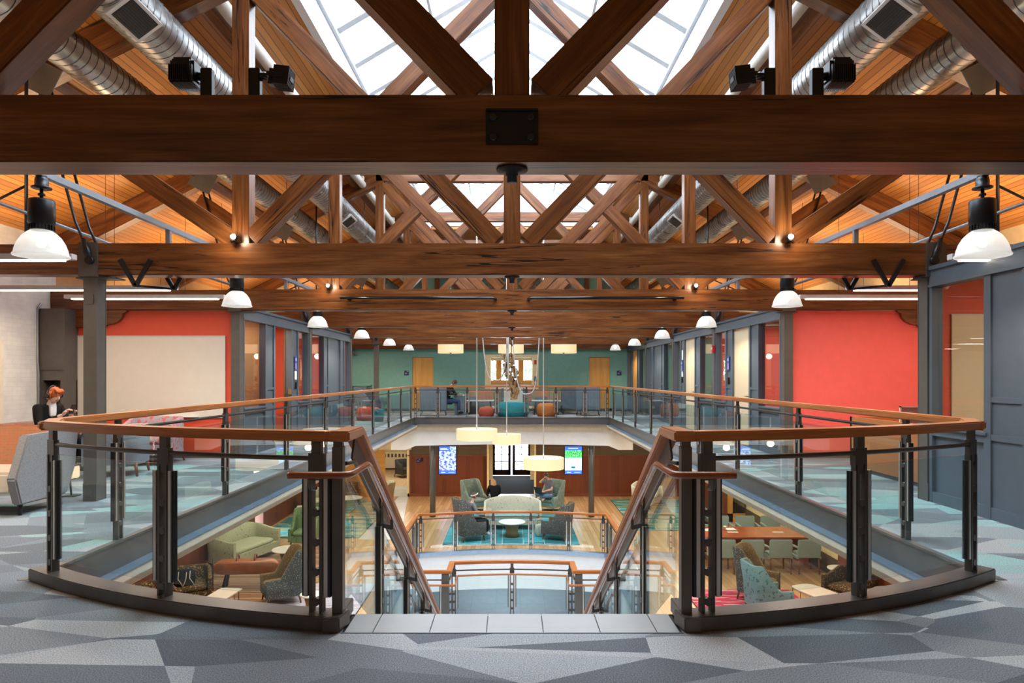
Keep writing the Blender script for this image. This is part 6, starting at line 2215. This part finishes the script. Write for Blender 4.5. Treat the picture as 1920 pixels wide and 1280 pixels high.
def hand(mb, w, d, up, side_, curl=.5, k=1.0):
    """palm, four unequal bent fingers and a thumb from the side of the palm"""
    d, s, u = ortho(d, up)
    s = s * side_
    p = Vector(w) + d * .045 * k
    rows = []
    for i in range(7):
        f = i / 6; c = Vector(w) + d * (.095 * k * f)
        hw = (.022 + .020 * math.sin(min(1, f * 1.5) * PI / 2)) * k; ht = (.018 - .005 * f) * k
        if i == 6: hw *= .8; ht *= .6
        rows.append([tuple(c + s * hw * math.cos(a) + u * ht * math.sin(a)) for a in [2 * PI * j / 12 for j in range(12)]])
    mb.grid(rows, True, True)
    mb.face([len(mb.v) - 12 + j for j in range(12)], None, True)
    for j, (off, ln) in enumerate(((-.030, .060), (-.010, .074), (.010, .080), (.029, .070))):
        b0 = Vector(w) + d * .082 * k + s * off * k
        pts = [b0]; ang = .15 * curl
        cur = Vector(b0)
        for q, seg_ in enumerate((.42, .33, .25)):
            ang += curl * (.55 + .1 * q)
            cur = cur + (d * math.cos(ang) - u * math.sin(ang)) * ln * seg_ * k
            pts.append(cur.copy())
        mb.tube(pts, [.0095 * k, .009 * k, .0082 * k, .006 * k], 8)
    b0 = Vector(w) + d * .028 * k + s * .028 * k
    mb.tube([b0, b0 + (d * .022 + s * .022 - u * .006) * k, b0 + (d * .048 + s * .030 - u * .018) * k, b0 + (d * .066 + s * .026 - u * .026) * k], [.013 * k, .012 * k, .0105 * k, .007 * k], 8)

def head(mb, c, fwd, upv=(0, 0, 1), k=1.0, closed_eyes=True):
    """skull with jaw, nose, lips, ears, eyes; c = centre of the skull"""
    f = Vector(fwd).normalized(); s = f.cross(Vector(upv)).normalized(); u = s.cross(f).normalized()
    c = Vector(c)
    def W(x, y, z): return tuple(c + s * x * k + f * y * k + u * z * k)
    rows = []
    for i in range(1, 15):
        t_ = PI * i / 15; z = -math.cos(t_); r = math.sin(t_)
        row = []
        for j in range(20):
            a = 2 * PI * j / 20
            x = math.cos(a) * r * .076; y = math.sin(a) * r * .093
            zz = z * .115
            if zz < -.02:                      # jaw narrows and comes forward
                q = (-zz - .02) / .095
                x *= 1 - .35 * q; y = y * (1 - .30 * q) + .030 * q
            if y > .02: x *= 1 - .10 * (y - .02) / .07
            if -.005 < zz < .03 and y > .06: y -= .006     # eye sockets
            row.append(W(x, y, zz))
        rows.append(row)
    mb.cur = 0
    mb.grid(rows, True, True); n0 = len(mb.v)
    mb.face([n0 - 20 + j for j in range(20)], None, True)
    mb.tube([W(0, .078, .018), W(0, .094, -.005), W(0, .104, -.024), W(0, .092, -.032)], [.008 * k, .010 * k, .0135 * k, .009 * k], 8)
    for sx in (-1, 1):
        mb.tube([W(sx * .074, .0, .012), W(sx * .084, -.008, .008), W(sx * .082, -.006, -.014), W(sx * .074, .004, -.024)], [.008 * k, .011 * k, .009 * k, .006 * k], 8)
    mb.cur = 1
    mb.tube([W(-.022, .084, -.056), W(0, .093, -.054), W(.022, .084, -.056)], [.003 * k, .0065 * k, .003 * k], 7)
    mb.cur = 2
    for sx in (-1, 1):
        mb.ball(W(sx * .030, .080, .010), .0095 * k, 8, 6)
        mb.tube([W(sx * .014, .088, .030), W(sx * .030, .088, .035), W(sx * .046, .078, .030)], [.002 * k, .0035 * k, .002 * k], 6)
    mb.cur = 0

def hair_cap(c, fwd, mat, parent, style='short', k=1.0, upv=(0, 0, 1), seed=1):
    f = Vector(fwd).normalized(); s = f.cross(Vector(upv)).normalized(); u = s.cross(f).normalized(); c = Vector(c)
    mb = MB(); rows = []
    for i in range(0, 12):
        t_ = PI * (.02 + .98 * i / 11)
        row = []
        for j in range(28):
            a = 2 * PI * j / 28
            front = max(0, math.sin(a))
            # hairline: high in front, low at the back
            lim = (.36 if style != 'bangs' else .44) + (1 - front) * .30 if front > .25 else .70
            if style == 'short' and front <= .25: lim = .66
            tt = min(t_ / PI, 1) * lim * PI
            r = math.sin(tt)
            bump = 1 + .03 * math.sin(j * 5 + i * 1.3 + seed) + .02 * math.sin(j * 11 + seed)
            row.append(tuple(c + s * math.cos(a) * r * .086 * k * bump + f * (math.sin(a) * r * .102 - .002) * k * bump + u * math.cos(tt) * .127 * k * bump))
        rows.append(row)
    mb.grid(rows, True, True)
    if style == 'long':
        for j in range(11):
            a = PI + PI * (j - 5) / 5 * .42 - PI / 2
            x = math.sin((j - 5) / 5 * 1.15) * .075; y = -abs(math.cos((j - 5) / 5 * 1.15)) * .085
            mb.tube([c + (s * x + f * y + u * .06) * k, c + (s * x * 1.15 + f * (y - .012) - u * .06) * k, c + (s * x * 1.3 + f * (y - .01) - u * .17) * k, c + (s * x * 1.05 + f * (y) - u * .27) * k],
                    [.022 * k, .028 * k, .026 * k, .008 * k], 8)
    if style == 'bun':
        mb.ball(tuple(c + (u * .115 - f * .05) * k), .045 * k, 12, 8)
    if style == 'bangs':
        for j in range(12):
            x = (-.062 + j * .0105); w_ = .012 * math.sin(j * 2.4)
            mb.tube([c + (s * x * .8 + f * .05 + u * .112) * k, c + (s * (x - .006) + f * .088 + u * .085) * k, c + (s * (x - .014) + f * (.094 - abs(x) * .35) + u * (.042 + w_)) * k], [.014 * k, .011 * k, .003 * k], 6)
        for sx in (-1, 1):
            mb.tube([c + (s * sx * .07 + u * .06) * k, c + (s * sx * .084 + f * .03 + u * .0) * k, c + (s * sx * .078 + f * .035 - u * .04) * k], [.022 * k, .016 * k, .005 * k], 7)
        mb.tube([c + (-f * .07 + u * .03) * k, c + (-f * .085 - u * .05) * k, c + (-f * .06 - u * .10) * k], [.05 * k, .045 * k, .015 * k], 10)
    mb.build('hair', mat, parent)

def person(label, loc, rz, top, legs, skin='skin_light', hair='hair_brown', style='short', J=None, look=(0, -1, -.35), sleeve='long', shoes='black_cloth', cat='person', hands=(.7, .7), hand_dirs=None, neck_open=False):
    D = dict(pel=(0, .02, .53), sp=(0, .03, .74), ch=(0, 0, .95), nk=(0, -.03, 1.10), sl=(-.17, 0, 1.04), sr=(.17, 0, 1.04),
             el=(-.22, -.10, .78), er=(.22, -.10, .78), wl=(-.10, -.32, .74), wr=(.10, -.32, .74),
             hl=(-.09, -.02, .51), hr=(.09, -.02, .51), kl=(-.13, -.46, .52), kr=(.13, -.46, .52), al=(-.13, -.46, .10), ar=(.13, -.46, .10), hd=(0, -.08, 1.25))
    if J: D.update(J)
    V = {k: Vector(v) for k, v in D.items()}
    t = thing('person', label, cat, loc, rz)
    lerp = lambda a, b_, f: a + (b_ - a) * f
    # continuous body
    vs = [V['pel'], V['sp'], V['ch'], V['nk'], lerp(V['nk'], V['hd'], .75), V['sl'], lerp(V['sl'], V['el'], .5), V['el'], lerp(V['el'], V['wl'], .4), V['wl'],
          V['sr'], lerp(V['sr'], V['er'], .5), V['er'], lerp(V['er'], V['wr'], .4), V['wr'], V['hl'], lerp(V['hl'], V['kl'], .5), V['kl'], lerp(V['kl'], V['al'], .4), V['al'], V['al'] + (V['al'] - V['kl']).cross(Vector((1, 0, 0))).normalized() * -.13,
          V['hr'], lerp(V['hr'], V['kr'], .5), V['kr'], lerp(V['kr'], V['ar'], .4), V['ar'], V['ar'] + (V['ar'] - V['kr']).cross(Vector((1, 0, 0))).normalized() * -.13]
    for i_ in (20, 26):
        if (vs[i_] - vs[i_ - 1]).y > 0: vs[i_] = vs[i_ - 1] * 2 - vs[i_]
    rd = [(.12, .09), (.10, .07), (.11, .07), .046, .048, .045, .046, .038, .036, .026, .045, .042, .040, .040, .026, .085, .075, .056, .052, .036, .03, .085, .075, .056, .052, .036, .03]
    ed = [(0, 1), (1, 2), (2, 3), (3, 4), (2, 5), (5, 6), (6, 7), (7, 8), (8, 9), (2, 10), (10, 11), (11, 12), (12, 13), (13, 14), (0, 15), (15, 16), (16, 17), (17, 18), (18, 19), (19, 20), (0, 21), (21, 22), (22, 23), (23, 24), (24, 25), (25, 26)]
    mb = MB(); add_geo(mb, skin_geo(vs, ed, rd))
    head(mb, V['hd'], look)
    hd_ = hand_dirs or [(V['wl'] - V['el']), (V['wr'] - V['er'])]
    hand(mb, V['wl'], hd_[0], (0, 0, 1), 1, hands[0]); hand(mb, V['wr'], hd_[1], (0, 0, 1), -1, hands[1])
    mb.build('body', [skin, 'coral_vinyl' if False else 'dusty_rose', 'hair_brown'], t)
    # clothes follow the body
    g = 1.14
    e1, e2 = (9, 14)
    idx = [0, 1, 2, 5, 6, 7, 10, 11, 12] + ([8, 13] if sleeve == 'long' else [])
    cv = [vs[0], vs[1], vs[2], vs[5], vs[6], vs[7], vs[10], vs[11], vs[12]]
    cr = [(.155, .125), (.138, .11), (.16, .115), .072, .062, .054, .072, .062, .054]
    ce = [(0, 1), (1, 2), (2, 3), (3, 4), (4, 5), (2, 6), (6, 7), (7, 8)]
    if sleeve == 'long':
        cv += [lerp(V['el'], V['wl'], .85), lerp(V['er'], V['wr'], .85)]; cr += [.038, .038]; ce += [(5, 9), (8, 10)]
    elif sleeve == 'short':
        cv[5] = lerp(V['sl'], V['el'], .7); cv[8] = lerp(V['sr'], V['er'], .7)
    cv.append(lerp(vs[2], vs[3], .62)); cr.append(.075); ce.append((2, len(cv) - 1))
    mb = MB(); add_geo(mb, skin_geo(cv, ce, cr)); mb.build('top', top, t)
    lv = [vs[0], vs[15], vs[16], vs[17], vs[18], lerp(vs[18], vs[19], .8), vs[21], vs[22], vs[23], vs[24], lerp(vs[24], vs[25], .8)]
    lr = [(.145, .12), .10, .088, .068, .062, .05, .10, .088, .068, .062, .05]
    mb = MB(); add_geo(mb, skin_geo(lv, [(0, 1), (1, 2), (2, 3), (3, 4), (4, 5), (0, 6), (6, 7), (7, 8), (8, 9), (9, 10)], lr)); mb.build('trousers', legs, t)
    for a, b_ in ((19, 20), (25, 26)):
        mb = MB(); mb.tube([vs[a] * 1.0, lerp(vs[a], vs[b_], .5), vs[b_] + (vs[b_] - vs[a]) * .25], [.048, .046, .032], 10); mb.build('shoe', shoes, t)
    hair_cap(V['hd'], look, hair, t, style, .95)
    return t, V

# woman with red hair and headphones in the left lounge
pw, V_ = person('person with short red hair, black headphones and black cardigan, looking at a phone', (-6.60, 9.72, .0), PI / 2 - .35, 'black_cloth', 'black_cloth', 'skin_light', 'hair_red', 'bangs',
       J=dict(pel=(0, .05, .50), sp=(0, .05, .70), ch=(0, 0, .88), nk=(0, -.05, 1.00), sl=(-.16, 0, .95), sr=(.16, 0, .95), hd=(0, -.11, 1.13), el=(-.21, -.10, .70), er=(.21, -.12, .70), wl=(-.05, -.36, .86), wr=(.09, -.34, .86)), look=(.05, -1, -.38),
       hand_dirs=[(.2, -.5, .6), (-.3, -.4, .6)])
mb = MB(); c = V_['hd']
mb.tube([c + Vector((math.cos(a) * .094, 0.0, math.sin(a) * .135)) for a in [PI * i / 14 for i in range(15)]], .009, 8)
hp = mb.build('headphones', 'black_metal', pw)
for sx in (-1, 1):
    mb = MB(); mb.cyl(c + Vector((sx * .078, 0, -.005)), c + Vector((sx * .112, 0, -.005)), .036, 16); mb.build('ear_cup', 'black_metal', hp)
mb = MB(); cushion(mb, (0, -.075, .93), (.10, .06, .22)); mb.build('undershirt', 'white_cloth', pw)
ph_ = thing('phone', 'dark phone held in both hands by the red-haired woman', 'phone', Vector((-6.60, 9.72, 0)) + Matrix.Rotation(PI / 2 - .35, 3, 'Z') @ Vector((.02, -.45, .935)), PI / 2 - .35)
mb = MB(); mb.box((0, 0, 0), (.075, .012, .145), rot=Matrix.Rotation(.5, 3, 'X')); mb.build('case', 'mirror_black', ph_, bevel=.003)

# man writing in the far lounge
person('person in a dark sweater bent over, writing at the white table in the far lounge', (-2.32, 24.75, .0), PI / 2 - .25, 'dark_knit', 'navy_denim', 'skin', 'hair_brown', 'short',
       J=dict(nk=(0, -.12, 1.06), hd=(0, -.24, 1.17), ch=(0, -.05, .93), sl=(-.18, -.04, 1.0), sr=(.18, -.04, 1.0), wl=(-.08, -.44, .76), wr=(.10, -.44, .77), el=(-.24, -.20, .76), er=(.24, -.20, .76)), look=(0, -.8, -.7))
nb_ = thing('notebook', 'open white notebook under the hands of the writing person', 'book', (-1.80, 24.85, .736), .2)
mb = MB(); mb.b2((-.12, -.16, 0), (.12, .16, .012)); mb.build('pages', 'paper', nb_)

# blonde person seen from behind
person('person with long blonde hair in a black top, seen from behind over the settee', (-.62, 23.65, F + .02), PI + .3, 'black_cloth', 'navy_denim', 'skin_light', 'hair_blonde', 'long',
       J=dict(nk=(0, -.08, 1.06), hd=(0, -.14, 1.18), wl=(-.12, -.40, .66), wr=(.12, -.40, .66)), look=(0, -.95, -.4))
# person with laptop in the right grey-green chair
pl2, V2 = person('person in grey shirt and torn jeans, one hand behind the head, with a laptop', (1.33, 24.62, F + .06), -.78, 'grey_cloth', 'blue_denim', 'skin_light', 'hair_brown', 'bun',
       J=dict(el=(-.30, -.16, .98), wl=(-.13, -.09, 1.16), kl=(-.28, -.40, .60), kr=(.24, -.42, .60), al=(.10, -.34, .50), ar=(-.08, -.40, .49), hd=(-.01, -.13, 1.26)), look=(.05, -.9, -.45), sleeve='short', hands=(1.2, .6), shoes='skin_light',
       hand_dirs=[(.5, .1, .7), (-.3, -.8, -.1)])
lp_ = thing('laptop', 'open black laptop on the lap of the person in the grey shirt', 'laptop', Vector((1.33, 24.62, F + .06)) + Matrix.Rotation(-.78, 3, 'Z') @ Vector((.0, -.42, .66)), -.78)
mb = MB(); mb.b2((-.17, -.12, 0), (.17, .12, .016)); mb.build('base', 'screen_dark', lp_)
mb = MB(); mb.slab([(-.17, -.12, .016), (.17, -.12, .016), (.17, -.21, .24), (-.17, -.21, .24)], .008, (0, -1, 0)); mb.build('lid', 'screen_dark', lp_)
# woman with headband in the left speckled chair
pw3, V3 = person('person with a pale headband in the left speckled wing chair, a laptop on the knees', (-1.22, 20.38, F + .06), 2.0, 'grey_cloth', 'black_cloth', 'skin_light', 'hair_brown', 'short',
       J=dict(hd=(0, -.10, 1.24), nk=(0, -.04, 1.08)), look=(.1, -1, -.3), shoes='white_cloth')
mb = MB(); c = V3['hd']; mb.tube([c + Vector((math.cos(a) * .083, math.sin(a) * .098 - .004, .045 - .03 * math.sin(a))) for a in [2 * PI * i / 22 for i in range(22)]], .018, 8, closed=True); mb.build('headband', 'white_cloth', pw3)
lp2 = thing('laptop', 'open silver laptop on the knees of the person with the headband', 'laptop', Vector((-1.22, 20.38, F + .06)) + Matrix.Rotation(2.0, 3, 'Z') @ Vector((0, -.40, .60)), 2.0)
mb = MB(); mb.b2((-.17, -.12, 0), (.17, .12, .016)); mb.build('base', 'chrome', lp2)
mb = MB(); mb.slab([(-.17, -.12, .016), (.17, -.12, .016), (.17, -.19, .25), (-.17, -.19, .25)], .008, (0, -1, 0)); mb.build('lid', 'whiteboard', lp2)
# reader at the meeting table
person('person with a beard in a dark checked shirt reading at the meeting table', (5.17, 19.28, F), .05, 'charcoal_fabric', 'navy_denim', 'skin', 'hair_brown', 'short',
       J=dict(nk=(0, -.10, 1.04), hd=(0, -.20, 1.14), el=(-.26, -.32, .80), er=(.26, -.32, .80), wl=(-.06, -.38, .96), wr=(.07, -.40, .90), ch=(0, -.04, .92)), look=(0, -.8, -.6), hand_dirs=[(.4, 0, .8), (-.4, 0, .8)])
